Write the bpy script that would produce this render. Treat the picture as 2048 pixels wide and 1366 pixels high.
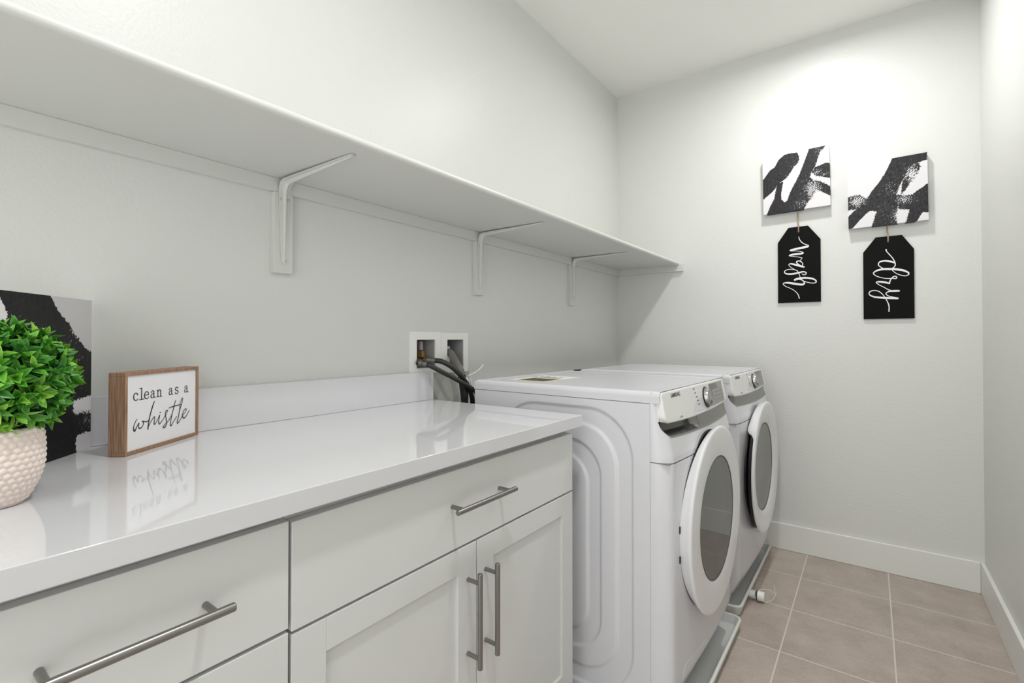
import bpy, bmesh, math, random
import numpy as np
from mathutils import Vector, noise
random.seed(7)
PI = math.pi
SC = bpy.context.scene
COL = SC.collection
for o in list(bpy.data.objects): bpy.data.objects.remove(o)

# ------------------------------------------------------------------ camera
YB, XR, HC = 3.0195, 1.756, 2.747          # back wall, right wall, ceiling
cd = bpy.data.cameras.new('camera'); cam = bpy.data.objects.new('camera', cd); COL.objects.link(cam)
cam.location = (1.348, 0, 1.1438)
cam.rotation_euler = (PI/2 + 0.0108, 0, 0.6345)
cd.sensor_width = 36; cd.lens = 972.9/2048*36; cd.shift_y = -16.6/2048
cd.clip_start = 0.02
SC.camera = cam
# ------------------------------------------------------------------ world and exposure
w = bpy.data.worlds.new('world'); SC.world = w; w.use_nodes = True
w.node_tree.nodes['Background'].inputs[0].default_value = (0.99, 1.0, 1.0, 1)
w.node_tree.nodes['Background'].inputs[1].default_value = 1.7
SC.view_settings.view_transform = 'Standard'; SC.view_settings.look = 'None'
SC.view_settings.exposure = 0.55; SC.view_settings.gamma = 1; SC.view_settings.use_curve_mapping = False
LAMPS = [(1.15, 2.40, 8.0), (1.15, 0.55, 9.4)]
LAMPCOL = (1.0, 0.99, 0.98)

# ------------------------------------------------------------------ materials
def lin(c): return tuple(((v/255)/12.92 if v/255 <= .04045 else ((v/255+.055)/1.055)**2.4) for v in c)
def mat(name, rgb=None, rough=.5, metal=0, bump=0, bscale=200, coat=0, var=0, vscale=8, spec=.5, coatr=.05, bdist=.0006):
    m = bpy.data.materials.new(name); m.use_nodes = True
    nt = m.node_tree; b = nt.nodes['Principled BSDF']
    c = lin(rgb) if rgb else (.5, .5, .5)
    b.inputs['Base Color'].default_value = (*c, 1)
    b.inputs['Roughness'].default_value = rough; b.inputs['Metallic'].default_value = metal
    b.inputs['Coat Weight'].default_value = coat; b.inputs['Coat Roughness'].default_value = coatr
    b.inputs['Specular IOR Level'].default_value = spec
    if bump or var:
        g = nt.nodes.new('ShaderNodeNewGeometry')
    if bump:
        n = nt.nodes.new('ShaderNodeTexNoise'); n.inputs['Scale'].default_value = bscale; n.inputs['Detail'].default_value = 3
        bp = nt.nodes.new('ShaderNodeBump'); bp.inputs['Strength'].default_value = bump; bp.inputs['Distance'].default_value = bdist
        nt.links.new(g.outputs['Position'], n.inputs['Vector']); nt.links.new(n.outputs['Fac'], bp.inputs['Height'])
        nt.links.new(bp.outputs['Normal'], b.inputs['Normal'])
    if var:
        n = nt.nodes.new('ShaderNodeTexNoise'); n.inputs['Scale'].default_value = vscale; n.inputs['Detail'].default_value = 5
        mx = nt.nodes.new('ShaderNodeMix'); mx.data_type = 'RGBA'
        mx.inputs[6].default_value = (*[v*(1-var) for v in c], 1); mx.inputs[7].default_value = (*[min(1, v*(1+var)) for v in c], 1)
        nt.links.new(g.outputs['Position'], n.inputs['Vector']); nt.links.new(n.outputs['Fac'], mx.inputs[0])
        nt.links.new(mx.outputs[2], b.inputs['Base Color'])
    return m
M = {}
WALL = (222, 223, 219)
M['wall'] = mat('orange peel painted wall', WALL, .38, spec=.4, bump=.55, bscale=120, bdist=.0012)
M['ceiling'] = mat('ceiling paint', (243, 243, 240), .8, bump=.3, bscale=120, bdist=.001)
M['trim'] = mat('white trim paint', (232, 233, 228), .35)
M['shelf'] = mat('white shelf paint', (216, 217, 212), .38)
M['cab'] = mat('warm white cabinet paint', (214, 215, 213), .33)
M['quartz'] = mat('white quartz', (211, 211, 214), .05, var=.01, vscale=60, spec=.85)
M['nickel'] = mat('brushed nickel', (146, 144, 140), .30, 1)
M['enamel'] = mat('white enamel', (216, 216, 220), .22, spec=.5)
M['wplastic'] = mat('white gloss plastic', (236, 236, 237), .16)
M['panelw'] = mat('control panel white', (232, 232, 230), .28)
M['silver'] = mat('satin silver plastic', (136, 136, 132), .32, .7)
M['silver_panel'] = mat('silver touch panel', (160, 160, 156), .35, .3)
M['pocket'] = mat('dark silver pocket', (84, 84, 80), .22, .6)
M['chrome'] = mat('chrome', (205, 205, 200), .12, 1)
M['dialm'] = mat('satin dial metal', (176, 176, 172), .24, .8)
M['display'] = mat('grey display', (98, 98, 94), .2)
M['dark'] = mat('black rubber', (14, 14, 13), .45)
M['ink'] = mat('grey print', (70, 72, 72), .6)
M['black'] = mat('black print', (14, 14, 15), .6)
M['seam'] = mat('seam shadow gap', (120, 120, 120), .6)
M['pan'] = mat('white pan plastic', (222, 223, 220), .3)
M['drum'] = mat('drum grey', (112, 113, 110), .35, .35)
M['drum_light'] = mat('drum steel', (150, 150, 148), .3, .5)
M['grey_ring'] = mat('grey gasket', (92, 92, 90), .4)
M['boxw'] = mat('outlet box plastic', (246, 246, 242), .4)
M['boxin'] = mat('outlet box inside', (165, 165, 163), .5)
M['brass'] = mat('brass', (170, 138, 88), .35, .8)
M['hose'] = mat('black braided hose', (24, 25, 23), .38, bump=.6, bscale=900)
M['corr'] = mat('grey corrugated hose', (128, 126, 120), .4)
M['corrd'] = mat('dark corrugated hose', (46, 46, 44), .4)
M['tie'] = mat('white nylon', (222, 222, 218), .35)
M['steelcap'] = mat('steel coupling', (116, 114, 108), .4, .8)
M['pot'] = mat('blush glazed pot', (232, 217, 208), .36, spec=.4)
M['soil'] = mat('dark foam', (14, 24, 12), .9)
M['tagblack'] = mat('black painted wood', (8, 8, 8), .65, spec=.15, bump=.4, bscale=300, var=.25, vscale=30)
M['white'] = mat('white vinyl', (238, 238, 240), .5)
M['twine'] = mat('jute twine', (172, 148, 124), .9, bump=.6, bscale=900)
M['signface'] = mat('white painted board', (232, 230, 232), .55)
M['sticker'] = mat('white sticker', (235, 235, 230), .5)
M['yellow'] = mat('yellow print', (196, 172, 96), .5)
M['brownp'] = mat('brown print', (70, 62, 44), .5, var=.5, vscale=60)
M['screw'] = mat('painted screw', (196, 196, 190), .4)
M['pvc'] = mat('white pvc', (236, 236, 234), .3)

def wood():
    m = mat('stained wood', (150, 108, 78), .6); nt = m.node_tree; b = nt.nodes['Principled BSDF']
    tc = nt.nodes.new('ShaderNodeTexCoord'); mp = nt.nodes.new('ShaderNodeMapping'); mp.inputs['Scale'].default_value = (150, 150, 8)
    n = nt.nodes.new('ShaderNodeTexNoise'); n.inputs['Scale'].default_value = 2.2; n.inputs['Detail'].default_value = 8
    r = nt.nodes.new('ShaderNodeValToRGB'); r.color_ramp.elements[0].position = .32; r.color_ramp.elements[1].position = .72
    r.color_ramp.elements[0].color = (*lin((122, 90, 68)), 1); r.color_ramp.elements[1].color = (*lin((178, 142, 114)), 1)
    nt.links.new(tc.outputs['Object'], mp.inputs[0]); nt.links.new(mp.outputs[0], n.inputs['Vector'])
    nt.links.new(n.outputs['Fac'], r.inputs[0]); nt.links.new(r.outputs[0], b.inputs['Base Color'])
    return m
M['wood'] = wood()

def wall_left_mat():
    # unpainted drywall showing low behind the machines, right of the backsplash
    m = mat('painted wall with bare patch', WALL, .38, spec=.4, bump=.55, bscale=120, bdist=.0012); nt = m.node_tree; b = nt.nodes['Principled BSDF']
    g = nt.nodes.new('ShaderNodeNewGeometry'); s = nt.nodes.new('ShaderNodeSeparateXYZ'); nt.links.new(g.outputs['Position'], s.inputs[0])
    def M2(op, a, bb):
        n = nt.nodes.new('ShaderNodeMath'); n.operation = op
        for i, v in enumerate((a, bb)):
            if isinstance(v, (int, float)): n.inputs[i].default_value = v
            else: nt.links.new(v, n.inputs[i])
        return n.outputs[0]
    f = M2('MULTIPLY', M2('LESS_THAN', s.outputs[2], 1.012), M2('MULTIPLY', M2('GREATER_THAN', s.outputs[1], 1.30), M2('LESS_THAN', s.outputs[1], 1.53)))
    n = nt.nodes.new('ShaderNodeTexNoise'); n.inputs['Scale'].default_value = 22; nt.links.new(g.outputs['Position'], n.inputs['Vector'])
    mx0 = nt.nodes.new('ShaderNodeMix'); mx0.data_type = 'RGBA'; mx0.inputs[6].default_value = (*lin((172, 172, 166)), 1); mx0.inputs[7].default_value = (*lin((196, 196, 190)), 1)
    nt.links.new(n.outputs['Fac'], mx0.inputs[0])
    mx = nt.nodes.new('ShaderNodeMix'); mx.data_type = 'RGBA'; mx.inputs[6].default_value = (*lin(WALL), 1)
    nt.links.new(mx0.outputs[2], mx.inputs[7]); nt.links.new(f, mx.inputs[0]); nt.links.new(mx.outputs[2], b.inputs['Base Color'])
    return m
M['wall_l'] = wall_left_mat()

def tile_mat():
    m = bpy.data.materials.new('porcelain floor tile'); m.use_nodes = True; nt = m.node_tree; b = nt.nodes['Principled BSDF']; L = nt.links
    g = nt.nodes.new('ShaderNodeNewGeometry'); s = nt.nodes.new('ShaderNodeSeparateXYZ'); L.new(g.outputs['Position'], s.inputs[0])
    def mth(op, a, bb=0., c=None):
        n = nt.nodes.new('ShaderNodeMath'); n.operation = op
        for i, v in enumerate((a, bb)):
            if isinstance(v, (int, float)): n.inputs[i].default_value = v
            else: L.new(v, n.inputs[i])
        return n.outputs[0]
    px, py = .3375, .3395
    u = mth('DIVIDE', mth('SUBTRACT', s.outputs[0], 1.0745-px*8), px); v = mth('DIVIDE', mth('SUBTRACT', s.outputs[1], 2.0225-py*14), py)
    fu = mth('FRACT', u); fv = mth('FRACT', v)
    du = mth('MULTIPLY', mth('MINIMUM', fu, mth('SUBTRACT', 1., fu)), px); dv = mth('MULTIPLY', mth('MINIMUM', fv, mth('SUBTRACT', 1., fv)), py)
    d = mth('MINIMUM', du, dv)
    grout = mth('LESS_THAN', d, .0024)
    n1 = nt.nodes.new('ShaderNodeTexNoise'); n1.inputs['Scale'].default_value = 9; n1.inputs['Detail'].default_value = 8; n1.inputs['Roughness'].default_value = .65
    L.new(g.outputs['Position'], n1.inputs['Vector'])
    n2 = nt.nodes.new('ShaderNodeTexNoise'); n2.inputs['Scale'].default_value = 90; n2.inputs['Detail'].default_value = 5; L.new(g.outputs['Position'], n2.inputs['Vector'])
    cb = nt.nodes.new('ShaderNodeCombineXYZ'); L.new(mth('FLOOR', u), cb.inputs[0]); L.new(mth('FLOOR', v), cb.inputs[1])
    wn = nt.nodes.new('ShaderNodeTexWhiteNoise'); L.new(cb.outputs[0], wn.inputs['Vector'])
    f = mth('ADD', mth('MULTIPLY', n1.outputs['Fac'], .65), mth('ADD', mth('MULTIPLY', n2.outputs['Fac'], .3), mth('MULTIPLY', wn.outputs['Value'], .12)))
    r = nt.nodes.new('ShaderNodeValToRGB'); r.color_ramp.elements[0].position = .34; r.color_ramp.elements[1].position = .74
    r.color_ramp.elements[0].color = (*lin((162, 149, 140)), 1); r.color_ramp.elements[1].color = (*lin((196, 184, 174)), 1)
    L.new(f, r.inputs[0])
    mx = nt.nodes.new('ShaderNodeMix'); mx.data_type = 'RGBA'; L.new(grout, mx.inputs[0]); L.new(r.outputs[0], mx.inputs[6]); mx.inputs[7].default_value = (*lin((214, 207, 197)), 1)
    L.new(mx.outputs[2], b.inputs['Base Color']); b.inputs['Roughness'].default_value = .42
    bp = nt.nodes.new('ShaderNodeBump'); bp.inputs['Distance'].default_value = .0012; bp.inputs['Strength'].default_value = .6
    h = mth('ADD', mth('MULTIPLY', mth('MINIMUM', d, .004), 200.), mth('MULTIPLY', n2.outputs['Fac'], .25))
    L.new(h, bp.inputs['Height']); L.new(bp.outputs['Normal'], b.inputs['Normal'])
    return m
M['tile'] = tile_mat()

def canvas_mat(streak=.5):
    # attribute 'ink': signed distance to the brush strokes in canvas widths; 'dry': how broken the paint is
    m = bpy.data.materials.new('brushed canvas'); m.use_nodes = True; nt = m.node_tree; b = nt.nodes['Principled BSDF']; L = nt.links
    def mth(op, a, bb=0.):
        n = nt.nodes.new('ShaderNodeMath'); n.operation = op
        for i, v in enumerate((a, bb)):
            if isinstance(v, (int, float)): n.inputs[i].default_value = v
            else: L.new(v, n.inputs[i])
        return n.outputs[0]
    ai = nt.nodes.new('ShaderNodeAttribute'); ai.attribute_name = 'ink'
    ad = nt.nodes.new('ShaderNodeAttribute'); ad.attribute_name = 'dry'
    uv = nt.nodes.new('ShaderNodeAttribute'); uv.attribute_name = 'cuv'
    n1 = nt.nodes.new('ShaderNodeTexNoise'); n1.inputs['Scale'].default_value = 64; n1.inputs['Detail'].default_value = 4
    L.new(uv.outputs['Vector'], n1.inputs['Vector'])
    rot = nt.nodes.new('ShaderNodeMapping'); rot.vector_type = 'POINT'; rot.inputs['Rotation'].default_value = (0, 0, math.radians(-58)); rot.inputs['Scale'].default_value = (14, 90, 1)
    rt = nt.nodes.new('ShaderNodeVectorRotate'); rt.rotation_type = 'Z_AXIS'; rt.inputs['Angle'].default_value = math.radians(-58)
    L.new(uv.outputs['Vector'], rt.inputs['Vector'])
    mp = nt.nodes.new('ShaderNodeMapping'); mp.inputs['Scale'].default_value = (20, 150, 1); L.new(rt.outputs[0], mp.inputs[0])
    n2 = nt.nodes.new('ShaderNodeTexNoise'); n2.inputs['Scale'].default_value = 1; n2.inputs['Detail'].default_value = 3; L.new(mp.outputs[0], n2.inputs['Vector'])
    # edge
    edge = mth('ADD', ai.outputs['Fac'], mth('MULTIPLY', mth('SUBTRACT', n1.outputs['Fac'], .5), mth('ADD', mth('MULTIPLY', ad.outputs['Fac'], .16), .030)))
    inside = mth('LESS_THAN', edge, 0.)
    # flecks of bare canvas in the dry areas
    fl = mth('GREATER_THAN', mth('ADD', mth('MULTIPLY', n2.outputs['Fac'], .6), mth('MULTIPLY', n1.outputs['Fac'], .4)), mth('SUBTRACT', .695, mth('MULTIPLY', ad.outputs['Fac'], .23)))
    ink = mth('MULTIPLY', inside, mth('SUBTRACT', 1., fl))
    r = nt.nodes.new('ShaderNodeValToRGB'); r.color_ramp.elements[0].position = .42; r.color_ramp.elements[1].position = .66
    r.color_ramp.elements[0].color = (*lin((16, 16, 17)), 1); r.color_ramp.elements[1].color = (*lin((86, 86, 93)), 1)
    L.new(n2.outputs['Fac'], r.inputs[0])
    r2 = nt.nodes.new('ShaderNodeMix'); r2.data_type = 'RGBA'; r2.inputs[6].default_value = (*lin((13, 13, 13)), 1)
    L.new(r.outputs[0], r2.inputs[7]); L.new(mth('ADD', mth('MULTIPLY', ad.outputs['Fac'], .5), streak), r2.inputs[0])
    mx = nt.nodes.new('ShaderNodeMix'); mx.data_type = 'RGBA'; L.new(ink, mx.inputs[0]); mx.inputs[6].default_value = (*lin((226, 224, 226)), 1); L.new(r2.outputs[2], mx.inputs[7])
    L.new(mx.outputs[2], b.inputs['Base Color']); b.inputs['Roughness'].default_value = .5; b.inputs['Specular IOR Level'].default_value = .3
    bp = nt.nodes.new('ShaderNodeBump'); bp.inputs['Distance'].default_value = .0006; bp.inputs['Strength'].default_value = .5
    L.new(mth('MULTIPLY', n2.outputs['Fac'], ink), bp.inputs['Height']); L.new(bp.outputs['Normal'], b.inputs['Normal'])
    return m
M['canvas'] = canvas_mat(); M['canvas_dark'] = canvas_mat(.12)

def leaf_mat():
    m = bpy.data.materials.new('glossy boxwood leaf'); m.use_nodes = True; nt = m.node_tree; b = nt.nodes['Principled BSDF']
    a = nt.nodes.new('ShaderNodeAttribute'); a.attribute_name = 'tone'
    r = nt.nodes.new('ShaderNodeValToRGB'); e = r.color_ramp.elements
    e[0].position = 0; e[0].color = (*lin((24, 62, 34)), 1); e[1].position = 1; e[1].color = (*lin((150, 196, 72)), 1)
    k = e.new(.45); k.color = (*lin((52, 122, 42)), 1); k = e.new(.75); k.color = (*lin((96, 168, 52)), 1)
    nt.links.new(a.outputs['Fac'], r.inputs[0]); nt.links.new(r.outputs[0], b.inputs['Base Color'])
    b.inputs['Roughness'].default_value = .38; b.inputs['Specular IOR Level'].default_value = .4
    return m
M['leaf'] = leaf_mat()

def glass_mat(name, tint, dens):
    m = bpy.data.materials.new(name); m.use_nodes = True; nt = m.node_tree; b = nt.nodes['Principled BSDF']
    b.inputs['Base Color'].default_value = (*tint, 1); b.inputs['Roughness'].default_value = .04; b.inputs['Alpha'].default_value = dens
    b.inputs['Specular IOR Level'].default_value = .7; b.inputs['Coat Weight'].default_value = .6; b.inputs['Coat Roughness'].default_value = .02
    return m
M['glass_w'] = glass_mat('smoked door glass', lin((96, 97, 94)), .62)
M['glass_d'] = glass_mat('dryer door glass', lin((128, 129, 126)), .45)
def emit(name, c, s):
    m = bpy.data.materials.new(name); m.use_nodes = True; b = m.node_tree.nodes['Principled BSDF']
    b.inputs['Emission Color'].default_value = (*c, 1); b.inputs['Emission Strength'].default_value = s; return m
M['lens'] = emit('lit lens', LAMPCOL, 6)

# ------------------------------------------------------------------ mesh helpers
class MB:
    def __init__(s): s.v = []; s.f = []; s.mi = []
    def add(s, vs, fs, mi=0):
        n = len(s.v); s.v += [tuple(v) for v in vs]; s.f += [tuple(i+n for i in f) for f in fs]; s.mi += [mi]*len(fs); return s
    def box(s, a, b, mi=0):
        (x0, y0, z0), (x1, y1, z1) = a, b
        return s.add([(x0,y0,z0),(x1,y0,z0),(x1,y1,z0),(x0,y1,z0),(x0,y0,z1),(x1,y0,z1),(x1,y1,z1),(x0,y1,z1)],
                     [(0,3,2,1),(4,5,6,7),(0,1,5,4),(1,2,6,5),(2,3,7,6),(3,0,4,7)], mi)
    def cyl(s, a, b, r, n=24, r2=None, mi=0):
        a = Vector(a); b = Vector(b); d = (b-a).normalized(); u = d.orthogonal().normalized(); w_ = d.cross(u); r2 = r if r2 is None else r2
        vs = [a+(u*math.cos(t)+w_*math.sin(t))*r for t in [2*PI*i/n for i in range(n)]] + [b+(u*math.cos(t)+w_*math.sin(t))*r2 for t in [2*PI*i/n for i in range(n)]]
        fs = [(i, (i+1) % n, n+(i+1) % n, n+i) for i in range(n)] + [tuple(range(n))[::-1], tuple(range(n, 2*n))]
        return s.add(vs, fs, mi)
    def lathe(s, o, ax, prof, n=96, mi=0, close=True, rfun=None):
        """prof: list of (h along axis, r); rfun(k, angle, h, r)->(h, r)"""
        o = Vector(o); ax = Vector(ax).normalized()
        u = Vector((0, 1, 0)) if abs(ax.y) < .9 else Vector((1, 0, 0)); w_ = ax.cross(u)
        vs = []
        for k, (h, r) in enumerate(prof):
            for i in range(n):
                t = 2*PI*i/n; hh, rr = rfun(k, t, h, r) if rfun else (h, r)
                vs.append(o+ax*hh+(u*math.cos(t)+w_*math.sin(t))*rr)
        fs = []
        for k in range(len(prof)-1):
            for i in range(n):
                j = (i+1) % n; fs.append((k*n+i, k*n+j, (k+1)*n+j, (k+1)*n+i))
        if close: fs.append(tuple(range(n))[::-1]); fs.append(tuple((len(prof)-1)*n+i for i in range(n)))
        return s.add(vs, fs, mi)
    def grid(s, nu, nv, fn, mi=0, mif=None):
        n0 = len(s.v)
        s.v += [tuple(fn(i/nu, j/nv)) for j in range(nv+1) for i in range(nu+1)]
        for j in range(nv):
            for i in range(nu):
                a = n0+j*(nu+1)+i; s.f.append((a, a+1, a+nu+2, a+nu+1)); s.mi.append(mif(i/nu, j/nv) if mif else mi)
        return s
    def tube(s, pts, r, n=12, mi=0, seg=6, rfun=None):
        P = catmull([Vector(p) for p in pts], seg); up = None; vs = []
        L = 0
        for i, p in enumerate(P):
            d = (P[min(i+1, len(P)-1)]-P[max(i-1, 0)]).normalized()
            up = d.orthogonal().normalized() if up is None else (up-d*up.dot(d)).normalized()
            w_ = d.cross(up)
            if i: L += (p-P[i-1]).length
            rr = rfun(L) if rfun else r
            vs += [p+(up*math.cos(2*PI*k/n)+w_*math.sin(2*PI*k/n))*rr for k in range(n)]
        m = len(P); fs = [(i*n+k, i*n+(k+1) % n, (i+1)*n+(k+1) % n, (i+1)*n+k) for i in range(m-1) for k in range(n)]
        fs += [tuple(range(n))[::-1], tuple((m-1)*n+k for k in range(n))]
        return s.add(vs, fs, mi)
    def prism(s, poly, fn0, fn1, mi=0):
        n = len(poly); vs = [fn0(*p) for p in poly]+[fn1(*p) for p in poly]
        return s.add(vs, [tuple(range(n))[::-1], tuple(range(n, 2*n))]+[(i, (i+1) % n, n+(i+1) % n, n+i) for i in range(n)], mi)
def catmull(P, seg):
    out = []
    for i in range(len(P)-1):
        p0 = P[max(i-1, 0)]; p1 = P[i]; p2 = P[i+1]; p3 = P[min(i+2, len(P)-1)]
        for k in range(seg):
            t = k/seg; out.append(.5*((2*p1)+(p2-p0)*t+(2*p0-5*p1+4*p2-p3)*t*t+(3*p1-p0-3*p2+p3)*t**3))
    out.append(P[-1].copy()); return out
def obj(name, mb, mats, parent=None, org=(0, 0, 0), smooth=True, bevel=0, bseg=3, angle=35, label=None):
    me = bpy.data.meshes.new(name); o3 = Vector(org)
    me.from_pydata([tuple(Vector(v)-o3) for v in mb.v], [], mb.f)
    if not isinstance(mats, (list, tuple)): mats = [mats]
    for m in mats: me.materials.append(m)
    for p, i in zip(me.polygons, mb.mi): p.material_index = i
    bm = bmesh.new(); bm.from_mesh(me); bmesh.ops.recalc_face_normals(bm, faces=bm.faces); bm.to_mesh(me); bm.free()
    if smooth:
        me.shade_smooth(); me.set_sharp_from_angle(angle=math.radians(angle))
    ob = bpy.data.objects.new(name, me); COL.objects.link(ob)
    if bevel:
        b = ob.modifiers.new('bevel', 'BEVEL'); b.width = bevel; b.segments = bseg; b.limit_method = 'ANGLE'; b.angle_limit = math.radians(40)
        b.harden_normals = True
    if parent: ob.parent = parent
    else: ob.location = org
    if label: ob['label'] = label
    return ob
def thing(name, label, cat, loc, group=None):
    o = bpy.data.objects.new(name, None); COL.objects.link(o); o.location = loc; o.empty_display_size = .05
    o['label'] = label; o['category'] = cat
    if group: o['group'] = group
    return o
def tag(o, label, cat, group=None):
    o['label'] = label; o['category'] = cat
    if group: o['group'] = group
    return o
def struct(o): o['kind'] = 'structure'; return o
def copy_tree(o, parent=None):
    c = o.copy(); COL.objects.link(c)
    if parent: c.parent = parent
    for ch in list(o.children): copy_tree(ch, c)
    return c
def ribbon(mb, strokes, fn, seg=6, h=.0004):
    """fn(s,t,k)->3D ; k is height above the surface"""
    for si, st in enumerate(strokes):
        P = catmull([Vector(p) for p in st], seg); n = len(P); top = []; k = h+si*.00012
        Lf = []; Rt = []
        for i, p in enumerate(P):
            d = P[min(i+1, n-1)]-P[max(i-1, 0)]; d = Vector((d.x, d.y)).normalized() if d.xy.length > 1e-9 else Vector((1, 0))
            nn = Vector((-d.y, d.x)); w2 = max(p.z, .0003)/2
            Lf.append((p.x+nn.x*w2, p.y+nn.y*w2)); Rt.append((p.x-nn.x*w2, p.y-nn.y*w2))
        K = [k+i*4e-6 for i in range(n)]
        vs = [fn(*Lf[i], K[i]) for i in range(n)]+[fn(*Rt[i], K[i]) for i in range(n)]
        mb.add(vs, [(i, i+1, n+i+1, n+i) for i in range(n-1)])
        for i, sg in ((0, -1), (n-1, 1)):          # rounded ends
            p = P[i]; d = (P[1]-P[0]) if i == 0 else (P[-1]-P[-2]); a0 = math.atan2(d.y, d.x)+(PI/2 if sg < 0 else -PI/2); w2 = max(p.z, .0003)/2
            mb.add([fn(p.x+w2*math.cos(a0+PI*j/8), p.y+w2*math.sin(a0+PI*j/8), K[i]) for j in range(9)], [tuple(range(9))])
    return mb
def text_mb(txt, size, fn, bold=0, xs=1.0):
    cu = bpy.data.curves.new('t', 'FONT'); cu.body = txt; cu.size = size; cu.offset = bold; cu.resolution_u = 4
    o = bpy.data.objects.new('t', cu); COL.objects.link(o); dg = bpy.context.evaluated_depsgraph_get(); dg.update()
    me = bpy.data.meshes.new_from_object(o.evaluated_get(dg)); mb = MB()
    mb.add([fn(v.co.x*xs, v.co.y, .0004) for v in me.vertices], [tuple(p.vertices) for p in me.polygons])
    bpy.data.objects.remove(o); bpy.data.curves.remove(cu); bpy.data.meshes.remove(me); return mb

# ================================================================== SETTING
YF = -1.0
# supply boxes in the left wall: (outer y0,y1,z0,z1), (opening y0,y1,z0,z1)
BOX1 = ((1.201, 1.3605, 1.0145, 1.169), (1.2348, 1.329, 1.033, 1.1395))
BOX2 = ((1.3615, 1.518, 1.0085, 1.1665), (1.3952, 1.491, 1.028, 1.1395))
mb = MB(); ys = [YF, BOX1[1][0], BOX1[1][1], BOX2[1][0], BOX2[1][1], YB+.1]
zc = [(0, HC+.1)], [(0, BOX1[1][2]), (BOX1[1][3], HC+.1)], [(0, HC+.1)], [(0, BOX2[1][2]), (BOX2[1][3], HC+.1)], [(0, HC+.1)]
for i in range(5):
    for z0, z1 in zc[i]: mb.box((-.12, ys[i], z0), (0, ys[i+1], z1))
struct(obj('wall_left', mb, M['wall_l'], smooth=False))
struct(obj('wall_back', MB().box((0, YB, 0), (XR, YB+.1, HC+.1)), M['wall'], smooth=False))
struct(obj('wall_right', MB().box((XR, YF, 0), (XR+.12, YB+.1, HC+.1)), M['wall'], smooth=False))
mb = MB().box((0, YF-.12, 0), (.12, YF, HC+.1)).box((1.66, YF-.12, 0), (XR, YF, HC+.1)).box((.12, YF-.12, 2.42), (1.66, YF, HC+.1))
struct(obj('wall_front', mb, M['wall'], smooth=False))
struct(obj('floor', MB().box((-.12, YF-.12, -.1), (XR+.12, YB+.1, 0)), M['tile'], smooth=False))
struct(obj('ceiling', MB().box((0, YF-.12, HC), (XR, YB, HC+.1)), M['ceiling'], smooth=False))
HB, TB = .14, .015
def baseboard(name, a, b):
    struct(obj(name, MB().box(a, b), M['trim'], bevel=.0035, bseg=3))
baseboard('baseboard_back', (.0, YB-TB, 0), (XR-TB, YB, HB))
baseboard('baseboard_right', (XR-TB, YF, 0), (XR, YB, HB))
baseboard('baseboard_left', (0, 1.31, 0), (TB, YB-TB, HB))

# ceiling lights (the lamps that light the room)
for i, (x, y, pw) in enumerate(LAMPS):
    nm = ['round recessed ceiling light above the machines', 'round recessed ceiling light above the countertop', 'round recessed ceiling light near the doorway'][i]
    t = thing('ceiling_light', nm, 'light', (x, y, HC), 'recessed ceiling lights')
    obj('trim_ring', MB().lathe((x, y, HC), (0, 0, -1), [(0, .095), (.004, .094), (.007, .086), (.005, .070), (0, .070)], 48, close=False), M['trim'], t, (x, y, HC))
    obj('lens', MB().cyl((x, y, HC-.001), (x, y, HC-.004), .0695, 48), M['lens'], t, (x, y, HC))
    ld = bpy.data.lights.new('bulb', 'AREA'); ld.shape = 'DISK'; ld.size = .13; ld.spread = math.radians(172); ld.energy = pw; ld.color = LAMPCOL
    lo = bpy.data.objects.new('bulb', ld); COL.objects.link(lo); lo.parent = t; lo.location = (0, 0, -.009)

# ================================================================== SHELF
ZS, TS = 1.592, .0185
def xs_(y): return .3975+.0135*(y/3.0)
t = thing('wall_shelf', 'long white painted wall shelf running above the countertop and machines', 'shelf', (0, 1.5, ZS))
def prof(x1):
    P = [(0, ZS), (x1-.012, ZS)]
    for k in range(9):
        a = -PI/2+PI*k/8; P.append((x1-.008+.008*math.cos(a), ZS+TS/2+TS/2*math.sin(a)))
    P.append((0, ZS+TS)); return P
P0, P1 = prof(xs_(-.99)), prof(xs_(YB)); n = len(P0); mb = MB()
mb.add([(x, -.99, z) for x, z in P0]+[(x, YB, z) for x, z in P1], [tuple(range(n)), tuple(range(n, 2*n))[::-1]]+[(i, n+i, n+(i+1) % n, (i+1) % n) for i in range(n)])
obj('shelf_board', mb, M['shelf'], t, (0, 1.5, ZS), angle=50)
obj('wall_cleat', MB().box((0, -.99, 1.5535), (.019, YB-.019, ZS)), M['shelf'], t, (0, 1.5, ZS), bevel=.0015)
obj('end_cleat', MB().box((0, YB-.019, 1.555), (.431, YB, 1.5995)), M['shelf'], t, (0, 1.5, ZS), bevel=.0015)
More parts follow.
